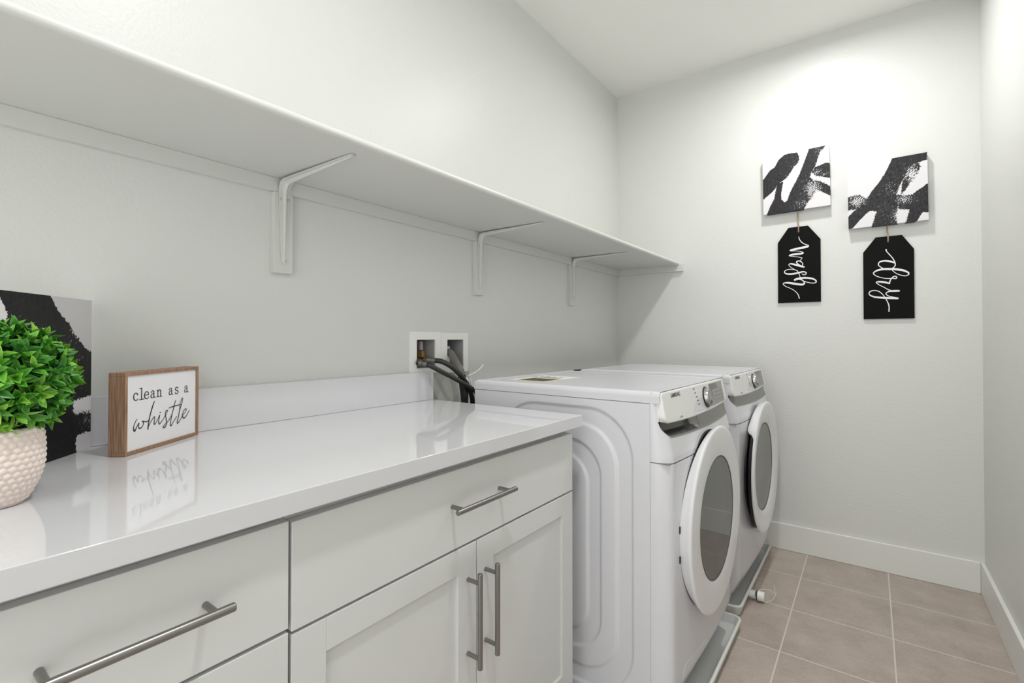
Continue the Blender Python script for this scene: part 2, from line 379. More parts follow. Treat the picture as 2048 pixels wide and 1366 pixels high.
# brackets
def bracket():
    y0 = 0.; o3 = (0, 0, ZS)
    t = thing('shelf_bracket', '', 'bracket', o3, 'metal brackets under the wall shelf')
    obj('backing_board', MB().box((0, y0-.027, 1.327), (.0195, y0+.027, 1.5532)), M['shelf'], t, o3, bevel=.0012)
    # one pressed steel strip bent through a rounded elbow, widest at the bend
    path = [(.0202, 1.352), (.0202, 1.42), (.0202, 1.50), (.0210, 1.553), (.0275, 1.5735), (.0400, 1.5835), (.0650, 1.5862), (.14, 1.5875), (.24, 1.5890), (.342, 1.5907)]
    C = catmull([Vector((a, 0, b)) for a, b in path], 16); N = len(C); cum = [0]
    for i in range(1, N): cum.append(cum[-1]+(C[i]-C[i-1]).length)
    Lt = cum[-1]; Lb = .235
    def nrm(i):
        d = (C[min(i+1, N-1)]-C[max(i-1, 0)]).normalized(); return Vector((d.z, 0, -d.x))
    def halfw(L):
        w_ = .0175-(.0175-.0085)*(abs(L-Lb)/(Lb if L < Lb else Lt-Lb)); e = min(L, Lt-L)
        return w_*math.sqrt(max(0.02, 1-(1-e/.008)**2)) if e < .008 else w_
    q = MB(); vs = []
    for side_ in (0, .0018):
        for i in range(N):
            hw = halfw(cum[i])
            for k in range(5): vs.append((C[i].x+nrm(i).x*side_, -hw+2*hw*k/4, C[i].z+nrm(i).z*side_))
    fs = [(i*5+k, i*5+k+1, (i+1)*5+k+1, (i+1)*5+k) for i in range(N-1) for k in range(4)]
    fs += [tuple(N*5+j for j in f) for f in fs]+[(i*5+k, (i+1)*5+k, N*5+(i+1)*5+k, N*5+i*5+k) for i in range(N-1) for k in (0, 4)]+[(e*5+k, e*5+k+1, N*5+e*5+k+1, N*5+e*5+k) for e in (0, N-1) for k in range(4)]
    obj('support_arm', q.add(vs, fs), M['shelf'], t, o3)
    q = MB(); vs = []
    for i in range(2, N-1):
        f = 1-(abs(cum[i]-Lb)/(Lb if cum[i] < Lb else Lt-Lb)); hh = .0018+.0085*f**.8; ww = .0028+.0034*f
        for k in range(9):
            a_ = PI*k/8; vs.append((C[i].x+nrm(i).x*hh*math.sin(a_)+nrm(i).x*.001, -ww*math.cos(a_)+.001, C[i].z+nrm(i).z*hh*math.sin(a_)+nrm(i).z*.001))
    M_ = N-3
    obj('pressed_rib', q.add(vs, [(i*9+k, i*9+k+1, (i+1)*9+k+1, (i+1)*9+k) for i in range(M_-1) for k in range(8)]), M['shelf'], t, o3)
    for (yy, zz) in ((-.010, 1.535), (.0115, 1.535), (.004, 1.362)):
        s = MB().lathe((.0217, yy, zz), (1, 0, 0), [(0, .0042), (.0012, .004), (.0018, .0026), (.0016, .0001)], 16, close=False)
        obj('screw', s, M['screw'], t, o3)
    s = MB().lathe((.335, .0, ZS-.0025), (0, 0, -1), [(0, .0042), (.0014, .004), (.0018, .0001)], 16, close=False)
    obj('screw', s, M['screw'], t, o3)
    return t
br0 = bracket()
for i, (y, lb) in enumerate(((.7200, 'white shelf bracket nearest the camera above the middle of the countertop'),
                             (1.577, 'white shelf bracket in the middle above the near washing machine'),
                             (2.381, 'white shelf bracket farthest away near the back corner'))):
    b = br0 if i == 0 else copy_tree(br0)
    b.location = (0, y, ZS); b['label'] = lb

# ================================================================== COUNTER AND CABINETS
CT, YE, XC = .914, 1.3045, .6505
t = thing('countertop', 'white glossy quartz countertop with low backsplash over the cabinets', 'countertop', (0, .6, .88))
obj('slab', MB().box((0, -.015, .8805), (XC, YE, CT)), M['quartz'], t, (0, .6, .88), bevel=.0016)
obj('backsplash', MB().box((.0005, -.015, CT+.0003), (.0195, YE, 1.0195)), M['quartz'], t, (0, .6, .88), bevel=.0012)
def handle_mb(c, axis):
    """bar pull: centre on the bar axis; axis 'y' or 'z'"""
    x, y, z = c; h = .1035; p = .0815; mb = MB()
    d = Vector((0, 1, 0)) if axis == 'y' else Vector((0, 0, 1)); c = Vector(c)
    prof = [(-h, .0001), (-h, .0052), (-h+.001, .006), (h-.001, .006), (h, .0052), (h, .0001)]
    mb.lathe(c, d, prof, 24, close=False)
    for s in (-1, 1):
        q = c+d*p*s; mb.cyl((.6252, q.y, q.z), (x-.001, q.y, q.z), .0047, 16)
    return mb
XF = .625
def front_slab(y0, y1, z0, z1): return MB().box((XF-.019, y0, z0), (XF, y1, z1))
def shaker(y0, y1, z0, z1, st=.060, rl=.055):
    mb = MB(); xb, xp = XF-.019, XF-.0075
    mb.box((xb, y0, z0), (XF, y0+st, z1)).box((xb, y1-st, z0), (XF, y1, z1)).box((xb, y0+st, z0), (XF, y1-st, z0+rl)).box((xb, y0+st, z1-rl), (XF, y1-st, z1))
    mb.box((xb+.001, y0+st-.001, z0+rl-.001), (xp, y1-st+.001, z1-rl+.001)); return mb
def body_mb(y0, y1):
    return MB().box((.004, y0, .10), (.6045, y1, .8800)).box((.004, y0+.002, 0), (.545, y1-.002, .10))
# left: drawer cabinet
org = (.3, .2045, 0)
t = thing('drawer_cabinet', 'white cabinet of flat stacked drawers under the left of the countertop', 'cabinet', org)
obj('body', body_mb(.005, .4045), M['cab'], t, org, smooth=False)
for z0, z1, zh in ((.6975, .8625, .785), (.407, .6915, .60), (.112, .401, .31)):
    d = obj('drawer', front_slab(.0065, .4025, z0, z1), M['cab'], t, org, bevel=.0012, bseg=2)
    h = obj('handle', handle_mb((.661, .2045, zh), 'y'), M['nickel'], d, org, label='brushed nickel bar handle')
# right: drawer over two doors
org = (.3, .847, 0)
t = thing('base_cabinet', 'white cabinet with one wide drawer over two framed doors beside the washer', 'cabinet', org)
obj('body', body_mb(.4055, 1.289), M['cab'], t, org, smooth=False)
d = obj('drawer', front_slab(.4075, 1.2885, .6895, .8590), M['cab'], t, org, bevel=.0012, bseg=2)
obj('handle', handle_mb((.661, .8475, .7835), 'y'), M['nickel'], d, org, label='brushed nickel bar handle')
for y0, y1, yh in ((.4075, .8455, .8165), (.8485, 1.2885, .8780)):
    d = obj('door', shaker(y0, y1, .112, .6845), M['cab'], t, org, bevel=.0009, bseg=2)
    obj('handle', handle_mb((.661, yh, .5275), 'z'), M['nickel'], d, org, label='upright brushed nickel bar handle')

# ================================================================== LAUNDRY MACHINES
HW = .686
def frontx(y, z):
    """outer surface of the machine's front; y local 0..HW, z world"""
    F = .889+.014*(1-((y-HW/2)/(HW/2))**2)
    if z > .80: F -= (z-.80)*.21
    if z > .975: F -= .008*((z-.975)/.013)**2
    if z < .13: F -= (.13-z)*.48
    c = .030; e = min(y, HW-y)
    if e < c: F = .831+(F-.831)*math.sqrt(max(0, 1-((c-e)/c)**2))
    return F
def rrect_sdf(x, z, x0, x1, z0, z1, r):
    cx, cz = (x0+x1)/2, (z0+z1)/2; qx = abs(x-cx)-(x1-x0)/2+r; qz = abs(z-cz)-(z1-z0)/2+r
    return math.hypot(max(qx, 0), max(qz, 0))+min(max(qx, qz), 0)-r
def sstep(a, b, x):
    t = min(1, max(0, (x-a)/(b-a))); return t*t*(3-2*t)
def zlow(y):
    y = min(max(y, .0075), HW-.0075); e = min(y, HW-y)-.0070
    return .8465+.008*(abs(y-.40)/.35)**2+(.036-math.sqrt(max(0, .036**2-(.036-e)**2)) if e < .036 else 0)
def zpan(y):
    e = min(y-.0065, HW-.0065-y); return .8885+.010*(abs(y-.33)/.33)**2+(.020-math.sqrt(max(0, .020**2-(.020-max(e, 0))**2)) if e < .020 else 0)
def machine(name, label, cat, X, Y, rot, dryer):
    y0 = Y
    org = (.51, y0+HW/2, .008)
    t = thing(name, label, cat, org, 'white front loading laundry machines')
    rl_ = Vector((org[0]-.831, HW/2, 0)); rl_.rotate(__import__('mathutils').Euler((0, 0, rot)))
    t.location = (X+rl_.x, Y+rl_.y, .008); t.rotation_euler = (0, 0, rot)
    A = lambda x, y, z: (x, y0+y, z)     # local front coordinates -> world
    # --- side/body shell with pressed side panels
    def side(yv, sgn):
        def f(u, v):
            x = .149+u*(.8305-.149); z = .034+v*(.9525-.034)
            D = [-rrect_sdf(x, z, .275+o, .776-o, .055+o, .925-o, r_) for o, r_ in ((0, .150), (.045, .135), (.101, .115), (.146, .095))]
            h = .0055*(sstep(-.004, .005, D[0])-sstep(0, .012, D[1])+sstep(0, .009, D[2])-sstep(0, .011, D[3]))
            return A(x, yv+sgn*h, z)
        return f
    mb = MB(); mb.grid(200, 260, side(0, 1)); mb.grid(60, 80, side(HW, -1))
    mb.box(A(.149, .0, .034), A(.1495, HW, .9525)); mb.box(A(.151, .012, .034), A(.83, HW-.012, .040))
    for fx in (.23, .77):
        for fy in (.07, HW-.07): mb.cyl(A(fx, fy, .0075), A(fx, fy, .036), .022, 20)
    obj('side_panels', mb, M['enamel'], t, org, angle=60)
    # --- lid
    mb = MB(); N = 14
    zt = .9885
    lid = [(.155, .002), (.155, HW-.002), (.866, HW-.002), (.866, .002)]
    def lidpt(u, v):
        # cross section of rounded slab as a grid wrapped over: u across y, v along x
        r = .014; y = u*HW; x = .145+v*(.859-.145); e = min(y, HW-y, x-.145); ex = min(y, HW-y)
        z = zt
        if e < r: z = zt-r+math.sqrt(max(0, r*r-(r-e)**2))
        dd = min(y, HW-y, x-.145, .859-x)
        z -= .0022*sstep(.026, .036, dd)
        return A(x, y, z)
    us = [0, .001, .0025, .005, .009, .014, .02, .03, .04, .05]; 
    ug = [q for q in us]+[HW*k/20 for k in range(2, 19)]+[HW-q for q in us[::-1]]
    vg = [0, .001, .0025, .005, .009, .014, .02, .026, .031, .037, .05]+[.714*k/16 for k in range(2, 15)]+[.714-.04, .714-.034, .714-.026, .714-.01, .714]
    vs = [lidpt(a/HW, b/.714) for b in vg for a in ug]; nu = len(ug); nv = len(vg)
    mb.add(vs, [(j*nu+i, j*nu+i+1, (j+1)*nu+i+1, (j+1)*nu+i) for j in range(nv-1) for i in range(nu-1)])
    sk = [A(.145, 0, .9545), A(.145, HW, .9545), A(.831, HW, .9545), A(.831, 0, .9545)]
    mb.add([A(.145, 0, .9545), A(.859, 0, .9545), A(.859, 0, zt-.014), A(.145, 0, zt-.014)], [(0, 1, 2, 3)])
    mb.add([A(.145, HW, .9545), A(.859, HW, .9545), A(.859, HW, zt-.014), A(.145, HW, zt-.014)], [(0, 3, 2, 1)])
    mb.add([A(.145, 0, .9545), A(.145, HW, .9545), A(.145, HW, zt-.014), A(.145, 0, zt-.014)], [(0, 3, 2, 1)])
    mb.add(sk, [(0, 1, 2, 3)])
    obj('lid', mb, M['enamel'], t, org, angle=55)
    # dark hairline under the lid
    obj('lid_seam', MB().box(A(.147, .0008, .9526), A(.829, HW-.0008, .9544)), M['seam'], t, org, smooth=False)
    # --- lower front
    def fp(z0, z1, rec=None):
        ylist = [0, .0003, .0008, .0016, .003, .005, .008, .011, .014, .02, .03, .045]
        ylist = ylist+[HW*k/28 for k in range(3, 26)]+[HW-q for q in ylist[::-1]]
        return ylist
    yl = fp(0, 1)
    def frontgrid(z0, z1, nz, extra=None, ylst=None):
        Y = ylst or yl; vs = []
        for j in range(nz+1):
            z = z0+(z1-z0)*j/nz
            for y in Y:
                vs.append(A(frontx(y, z)-(extra(y, z) if extra else 0), y, z))
        k = len(Y); return vs, [(j*k+i, j*k+i+1, (j+1)*k+i+1, (j+1)*k+i) for j in range(nz) for i in range(k-1)]
    mb = MB(); vs, fs = frontgrid(.034, .7820, 56); mb.add(vs, fs)
    mb.box(A(.829, .012, .036), A(.850, HW-.012, .780))
    obj('lower_front', mb, M['enamel'], t, org, angle=50)
    # --- upper front with a recess behind the band
    Yd = sorted(set([0, .0003, .0008, .0016, .003, .005, .0075, .009, .011, .014, .018, .022, .027, .033, .04]+[.05+k*.01 for k in range(60)]+[HW-q for q in (0, .0003, .0008, .0016, .003, .005, .0075, .009, .011, .014, .018, .022, .027, .033, .04)]))
    mb = MB(); k = len(Yd)
    for lo, hi, nz in ((lambda y: .7845, lambda y: zlow(y) if .0075 <= y <= HW-.0075 else .905, 22), (lambda y: .902, lambda y: .9875, 24)):
        vs = []
        for j in range(nz+1):
            for y in Yd:
                z = lo(y)+(hi(y)-lo(y))*j/nz; vs.append(A(frontx(y, z), y, z))
        mb.add(vs, [(j*k+i, j*k+i+1, (j+1)*k+i+1, (j+1)*k+i) for j in range(nz) for i in range(k-1)])
    mb.box(A(.829, .006, .835), A(.849, .014, .915)); mb.box(A(.829, HW-.014, .835), A(.849, HW-.006, .915)); mb.box(A(.829, .004, .86), A(.845, HW-.004, .985))
    obj('upper_front', mb, M['enamel'], t, org, angle=50)
    obj('front_seam', MB().box(A(.8285, .001, .7820), A(.8865, HW-.001, .7845)), M['seam'], t, org, smooth=False)
    # --- control panel
    def px(y, z):
        B = max(0, 1-((y-HW/2)/(HW/2))**2)
        return .861+(.985-z)*.19+.004*B
    YL, YR = .0065, HW-.0065
    def ztop(y):
        e = min(y-YL, YR-y); r = .012
        return .9862-(r-math.sqrt(max(0, r*r-(r-e)**2)) if e < r else 0)
    us = [0, .0004, .0012, .0025, .0045, .007, .010, .014, .019, .025]; W_ = YR-YL
    us = us+[W_*k/40 for k in range(2, 39)]+[W_-q for q in us[::-1]]
    vs_ = [0, .02, .045, .08, .13]+[k/16 for k in range(3, 14)]+[.87, .92, .955, .98, 1]
    q = MB(); nu = len(us); nv = len(vs_); top = []; bot = []
    for v in vs_:
        for u in us:
            y = YL+u; z0, z1 = zpan(y), ztop(y)
            if z1 < z0+.03: z1 = z0+.03
            z = z0+(z1-z0)*v; e = min(u, W_-u, z-z0, z1-z)
            x = px(y, z)-(.0035*(1-math.sqrt(max(0, 1-(1-e/.0045)**2))) if e < .0045 else 0)
            top.append(A(x, y, z)); bot.append(A(px(y, z)-.024, y, z))
    fs = [(j*nu+i, j*nu+i+1, (j+1)*nu+i+1, (j+1)*nu+i) for j in range(nv-1) for i in range(nu-1)]
    N0 = nu*nv; ring = [i for i in range(nu)]+[j*nu+nu-1 for j in range(1, nv)]+[(nv-1)*nu+i for i in range(nu-2, -1, -1)]+[j*nu for j in range(nv-2, 0, -1)]
    fs += [tuple(N0+k for k in f) for f in fs]+[(ring[k], ring[(k+1) % len(ring)], N0+ring[(k+1) % len(ring)], N0+ring[k]) for k in range(len(ring))]
    q.add(top+bot, fs)
    cp = obj('control_panel', q, M['panelw'], t, org, angle=50)
    PN = Vector((1, 0, .19)).normalized(); PU = Vector((-.19, 0, 1)).normalized()
    def onp(s, q, k=.0004):
        return tuple(Vector(A(px(s, q), s, q))+PN*k)
    def txt(s0, q0):
        def f(a, b, k):
            q_ = q0+b*.969; return tuple(Vector(A(px(s0+a, q_), s0+a, q_))+PN*k)
        return f
    # brand lettering
    obj('brand_lettering', text_mb('SAMSUNG', .0175, txt(.077, .9662), .0004, .98), M['black' if not dryer else 'ink'], cp, org, label='dark brand lettering')
    obj('model_lettering', text_mb('Sensor Dry' if dryer else 'vrt Plus', .0085, txt(.118, .9015), 0.0001), M['ink'], cp, org)
    for s0, q0, ln in ((.282, .973, .018), (.292, .9595, .014), (.300, .946, .016), (.304, .933, .018), (.308, .921, .022), (.316, .906, .022)):
        mk = MB().add([onp(s0, q0), onp(s0+ln, q0), onp(s0+ln, q0+.003), onp(s0, q0+.003)], [(0, 1, 2, 3)])
        obj('cycle_label', mk, M['ink'], cp, org)
    # touch area and display
    q = MB(); R = [(.463, .9000), (.643, .9035), (.643, .9785), (.463, .9785)]
    q.prism(R, lambda s, z: onp(s, z, -.002), lambda s, z: onp(s, z, .0007))
    ta = obj('touch_panel', q, M['silver_panel'], cp, org, smooth=False)
    q = MB().prism([(.469, .9565), (.565, .9565), (.565, .9765), (.469, .9765)], lambda s, z: onp(s, z, -.001), lambda s, z: onp(s, z, .0012))
    obj('display', q, M['display'], ta, org, smooth=False)
    q = MB()
    for zi in (.944, .930, .917):
        for k in range(5):
            s0 = .486+k*.030; q.add([onp(s0, zi, .0011), onp(s0+.013, zi, .0011), onp(s0+.013, zi+.0016, .0011), onp(s0, zi+.0016, .0011)], [(0, 1, 2, 3)])
    obj('button_marks', q, M['ink'], ta, org)
    # dial
    c = Vector(onp(.409, .9370, 0)); q = MB()
    q.lathe(c, PN, [(0, .0365), (.003, .0365), (.004, .033)], 64, close=True)
    dl = obj('dial', q, M['dark'], cp, org)
    q = MB().lathe(c, PN, [(.004, .0335), (.012, .0328), (.0165, .0310), (.0178, .0290), (.0165, .0265), (.0160, .0001)], 64, close=False)
    obj('dial_cap', q, M['dialm'], dl, org)
    q = MB(); cc = c+PN*.0162-PU*.018
    q.lathe(cc, PN, [(0, .0075), (.0012, .0072), (.0014, .006), (.0004, .0052), (.0002, .0001)], 32, close=False)
    obj('dial_pointer', q, M['display'], dl, org)
    # --- silver band under the panel
    def band(u, v):
        y = .0075+(HW-.015)*u; z0 = zlow(y); z1 = max(zpan(y)+.006, z0+.004); z = z0+(z1-z0)*v
        yb = .270; e = min(y-.0075, z-z0); dp = .0025*sstep(0, .004, e)
        if not dryer: dp += .027*sstep(.003, .017, e)*(1-sstep(yb-.010, yb+.010, y))
        xx = frontx(y, z)+.0012
        return A(xx-dp, y, z)
    q = MB().grid(220, 24, band, mif=(lambda u, v: 1 if (.0075+(HW-.015)*u) < .260 and v > .05 else 0) if not dryer else None)
    obj('silver_band', q, [M['silver'], M['pocket']], t, org, angle=60, label='satin silver strip under the control panel' if dryer else 'silver strip with dark detergent drawer pull')
    # --- door
    yc, zc_, = HW/2, .549; D1 = .009 if dryer else 0
    c0 = Vector(A(.884, yc, zc_))
    def cut(ang):
        a = ((ang-PI) % (2*PI)+PI) % (2*PI)-PI
        return 1-sstep(.74, .94, abs(a-.17))
    def gas(k, ang, h, r): return (h, (.250 if dryer else .2755+.010*math.sin(ang)**2) if k < 2 else r)
    q = MB().lathe(c0, (1, 0, 0), [(-.004, .2770), (.0195, .2770), (.0215, .255), (.0215, .20)], 192, close=False, rfun=gas)
    obj('door_gasket', q, M['dark'], t, org)
    def rim(k, ang, h, r):
        if k == 0: h = .0090+.0185*math.sin(ang)**2; r = .2765+.009*math.sin(ang)**2
        if dryer and k < 4:
            f = cut(ang); h = h+(.0485+.001*k-h)*f; r = r+(.2955-r)*f if k else r+(.291-r)*f
        return h, r
    q = MB().lathe(c0, (1, 0, 0), [(.010, .2765), (.0290, .2895), (.0355, .2940), (.0405+D1, .2985), (.0455+D1, .3005), (.0485+D1, .2980), (.0500+D1, .293), (.0503+D1, .286), (.0488+D1*.7, .240), (.0472+D1*.2, .208), (.0460, .2010)], 192, close=False, rfun=rim)
    dr = obj('door', q, M['wplastic'], t, org, angle=60)
    if dryer:
        q = MB().lathe(c0, (1, 0, 0), [(.010, .12), (.036, .2900), (.0515, .2925)], 96, close=False)
        obj('handle_recess', q, M['dark'], dr, org, label='black hollow of the door handle')
    q = MB().lathe(c0, (1, 0, 0), [(.0461, .2014), (.0435, .199), (.0435, .1955), (.0450, .1945)], 96, close=False)
    obj('inner_ring', q, M['grey_ring'], dr, org)
    q = MB().lathe(c0, (1, 0, 0), [(.0448, .1952), (.0456, .150), (.0463, .08), (.0466, .0001)], 96, close=False)
    obj('glass', q, M['glass_d' if dryer else 'glass_w'], dr, org)
    q = MB().lathe(c0, (1, 0, 0), [(.043, .1953), (.038, .192), (.031, .176), (.029, .168), (.0265, .13), (.0258, .125), (.0245, .06), (.024, .0001)], 96, close=False)
    obj('glass_bowl', q, M['drum_light' if dryer else 'drum'], dr, org)
    if dryer:
        obj('rear_console', MB().box(A(.106, .0, .950), A(.1435, HW*.6, .9830)), M['dark'], t, org, bevel=.003)
    if not dryer:
        for zz in (.581, .494):
            q = MB().box(A(.8880, yc-.2800, zz-.0105), A(.8965, yc-.2750, zz+.0105)); obj('hinge_slot', q, M['dark'], t, org, bevel=.001)
        # filter flap low on the near front
        pts = [(.300, .152), (.268, .158), (.174, .1625), (.118, .169), (.1020, .164), (.0935, .145), (.084, .127)]
        q = MB().tube([A(frontx(ya, za)-.0002, ya, za) for ya, za in pts], .0008, 8)
        obj('filter_cover', q, M['wplastic'], t, org)
        # warning sticker on the lid
        zt2 = .98655
        q = MB().box(A(.225, .10, zt2), A(.400, .36, zt2+.0004)); st = obj('warning_sticker', q, M['sticker'], t, org, smooth=False, label='white and yellow warning sticker on the lid')
        q = MB().box(A(.265, .105, zt2+.0004), A(.392, .225, zt2+.0008)); obj('yellow_print', q, M['yellow'], st, org, smooth=False)
        q = MB().box(A(.275, .115, zt2+.0008), A(.385, .205, zt2+.0012)); obj('brown_print', q, M['brownp'], st, org, smooth=False)
        q = MB()
        for k in range(7): q.box(A(.24+.018*k, .245, zt2+.0004), A(.248+.018*k, .245+.03+.05*((k*37 % 5)/5), zt2+.0007))
        obj('fine_print', q, M['ink'], st, org, smooth=False)
    return t
machine('washing_machine', 'near white front loading washing machine with dark detergent pull beside the countertop', 'washing machine', .8302, 1.3817, -.0184, False)
machine('clothes_dryer', 'far white front loading dryer by the back wall with black door hollow', 'dryer', .8400, 2.1950, -.0190, True)

# ------------------------------------------------------------------ drain pans
def pan(label, x0, x1, y0, y1, h, r=.032):
    org = ((x0+x1)/2, (y0+y1)/2, 0)
    def loop(ins, z):
        P = []; rr = max(r-ins, .006)
        for cx, cy, a0 in ((x1-ins-rr, y1-ins-rr, 0), (x0+ins+rr, y1-ins-rr, PI/2), (x0+ins+rr, y0+ins+rr, PI), (x1-ins-rr, y0+ins+rr, 1.5*PI)):
            for k in range(8): a = a0+PI/2*k/7; P.append((cx+rr*math.cos(a), cy+rr*math.sin(a), z))
        return P
    rings = [loop(.016, .0005), loop(.010, .003), loop(.006, h-.012), loop(.0045, h-.0115), loop(.0005, h-.010), loop(0, h-.007), loop(.0005, h-.003), loop(.003, h-.0005), loop(.006, h), loop(.009, h-.001), loop(.0115, h-.004), loop(.014, .012), loop(.020, .007), loop(.03, .006)]
    n = 32; vs = [p for q in rings for p in q]
    fs = [(k*n+i, k*n+(i+1) % n, (k+1)*n+(i+1) % n, (k+1)*n+i) for k in range(len(rings)-1) for i in range(n)]
    fs += [tuple(range(n)), tuple((len(rings)-1)*n+i for i in range(n))]
    return MB().add(vs, fs), org
m_, org = pan('', .10, .9360, 1.328, 2.100, .045)
tag(obj('drain_pan', m_, M['pan'], None, org, angle=50), 'white plastic drain pan under the near washing machine', 'drain pan', 'plastic drain pans under the machines')
m_, org = pan('', .10, .9180, 2.160, 2.930, .045)
t = thing('drain_pan', 'white plastic drain pan with capped outlet under the far dryer', 'drain pan', org, 'plastic drain pans under the machines')
obj('tray', m_, M['pan'], t, org, angle=50)
q = MB().tube([(.912, 2.352, .024), (.936, 2.352, .024)], .0150, 24)
for k in range(3): q.lathe((.924+.0055*k, 2.352, .024), (1, 0, 0), [(0, .0165), (.0008, .019), (.0022, .019), (.003, .0165)], 32, close=False)
f = obj('drain_outlet', q, M['pvc'], t, org, label='clear threaded outlet')
obj('outlet_washer', MB().lathe((.9425, 2.352, .024), (1, 0, 0), [(0, .012), (0, .0205), (.004, .0205), (.004, .012)], 32, close=False), M['dark'], f, org)
obj('outlet_cap', MB().lathe((.9465, 2.352, .024), (1, 0, 0), [(0, .0195), (.001, .0205), (.026, .0195), (.027, .0185), (.027, .0001)], 32, close=False), M['pvc'], f, org)
q = MB().tube([(.945, 2.372, .038), (.965, 2.378, .046), (.99, 2.383, .045), (1.012, 2.386, .035), (1.006, 2.40, .046), (1.0, 2.43, .05)], .0009, 8)
q.tube([(1.012, 2.386, .035), (1.004, 2.366, .02), (.985, 2.348, .010), (.972, 2.338, .012)], .0009, 8)
obj('plastic_cord', q, M['tie'], f, org)

# ================================================================== WALL BOXES AND HOSES
def outlet_box(name, label, B, dz=0):
    (a0, a1, b0, b1), (c0, c1, d0, d1) = B; org = (0, (a0+a1)/2, (b0+b1)/2)
    t = thing(name, label, 'outlet box', org)
    q = MB(); x0, x1 = .0003, .0042
    q.box((x0, a0, b0), (x1, c0, b1)).box((x0, c1, b0), (x1, a1, b1)).box((x0, c0, b0), (x1, c1, d0)).box((x0, c0, d1), (x1, c1, b1))
    obj('faceplate', q, M['boxw'], t, org, smooth=False)
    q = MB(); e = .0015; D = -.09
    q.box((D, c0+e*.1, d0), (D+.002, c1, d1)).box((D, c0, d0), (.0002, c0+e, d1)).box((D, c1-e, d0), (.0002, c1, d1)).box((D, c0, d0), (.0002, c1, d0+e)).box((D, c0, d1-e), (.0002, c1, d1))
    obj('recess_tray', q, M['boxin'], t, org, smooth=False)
    return t, org
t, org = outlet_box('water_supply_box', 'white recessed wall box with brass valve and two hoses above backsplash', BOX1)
q = MB().cyl((-.045, 1.300, 1.068), (-.045, 1.300, 1.133), .0085, 20).lathe((-.045, 1.300, 1.068), (0, 0, 1), [(0, .012), (.004, .0165), (.016, .0165), (.020, .0145), (.028, .0145), (.032, .010)], 6)
q.tube([(-.045, 1.300, 1.07), (-.03, 1.294, 1.066), (-.006, 1.290, 1.064)], .008, 14)
v = obj('valve', q, M['brass'], t, org, angle=30)
obj('valve_label', MB().cyl((-.045, 1.300, 1.095), (-.045, 1.300, 1.13), .0093, 20), mat('purple printed label', (190, 170, 190), .5, var=.35, vscale=300), v, org)
q = MB().tube([(-.045, 1.257, 1.10), (-.04, 1.250, 1.07), (-.012, 1.244, 1.056)], .009, 14); obj('valve', q, M['brass'], t, org)
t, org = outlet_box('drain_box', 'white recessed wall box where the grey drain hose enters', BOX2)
obj('inner_block', MB().box((-.088, 1.40, 1.0295), (-.045, 1.462, 1.112)), M['boxw'], t, org, bevel=.002)

def hose(name, label, pts, r, coup, cat='hose'):
    org = pts[0]; t = thing(name, label, cat, org, 'water supply hoses')
    obj('tube', MB().tube(pts, r, 16, seg=8), M['hose'], t, org)
    a = Vector(pts[0]); d = (Vector(pts[1])-a).normalized()
    q = MB().cyl(a-d*.022, a-d*.008, .0135, 24).cyl(a-d*.010, a+d*.008, .0102, 24).lathe(a-d*.024, d, [(0, .010), (0, .0145), (.003, .0145), (.003, .012)], 24, close=False)
    obj('coupling', q, M['steelcap'], t, org)
    return t
hose('supply_hose', 'black hose starting lowest in the wall box and running straight to the washer', [(.030, 1.250, 1.0495), (.05, 1.2611, 1.0425), (.075, 1.291, 1.0215), (.097, 1.3265, .9995), (.118, 1.360, .9770), (.128, 1.385, .9600), (.135, 1.420, .9350), (.125, 1.45, .88), (.11, 1.48, .80)], .0088, 0)
hose('supply_hose', 'black hose arching from the brass valve over the other hose', [(.028, 1.292, 1.0610), (.05, 1.312, 1.0585), (.075, 1.330, 1.0445), (.09, 1.350, 1.0250), (.10, 1.366, 1.0060), (.103, 1.385, .985), (.103, 1.410, .955), (.10, 1.436, .900), (.08, 1.45, .80)], .0095, 0)
pts = [(-.050, 1.437, 1.088), (-.020, 1.433, 1.086), (.015, 1.413, 1.074), (.045, 1.400, 1.050), (.070, 1.394, 1.026), (.084, 1.393, .998), (.084, 1.400, .960), (.075, 1.418, .91), (.06, 1.43, .82)]
org = pts[2]
t = thing('drain_hose', 'grey corrugated drain hose curving out of the right wall box', 'hose', org)
obj('tube', MB().tube(pts[:6], .0150, 20, seg=40, rfun=lambda L: .0140+.0012*(1 if (L/.0036) % 1 < .55 else -1)), M['corr'], t, org)
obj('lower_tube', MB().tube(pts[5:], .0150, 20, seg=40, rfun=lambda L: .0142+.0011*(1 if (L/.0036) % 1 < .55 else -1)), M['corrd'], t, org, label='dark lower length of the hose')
a = Vector(pts[5])
q = MB().lathe(a+Vector((0, 0, -.004)), (0, .15, -1), [(0, .0175), (.0, .0245), (.013, .0245), (.013, .0175)], 24, close=False)
tz = thing('zip_tie', 'white nylon tie holding the hoses with its tail sticking up', 'zip tie', tuple(a))
obj('loop', q, M['tie'], tz, tuple(a))
obj('tail', MB().tube([(.10, 1.410, 1.000), (.092, 1.4475, 1.0055), (.08, 1.4957, 1.0165), (.07, 1.538, 1.036)], .0022, 8), M['tie'], tz, tuple(a))
c = obj('white_cable', MB().tube([(.112, 1.411, .985), (.112, 1.420, .955), (.11, 1.436, .92), (.10, 1.452, .888), (.09, 1.46, .82)], .0036, 10), M['tie'], None, (.112, 1.411, .985))
tag(c, 'thin white cable hanging between the black hoses behind the washer', 'cable')

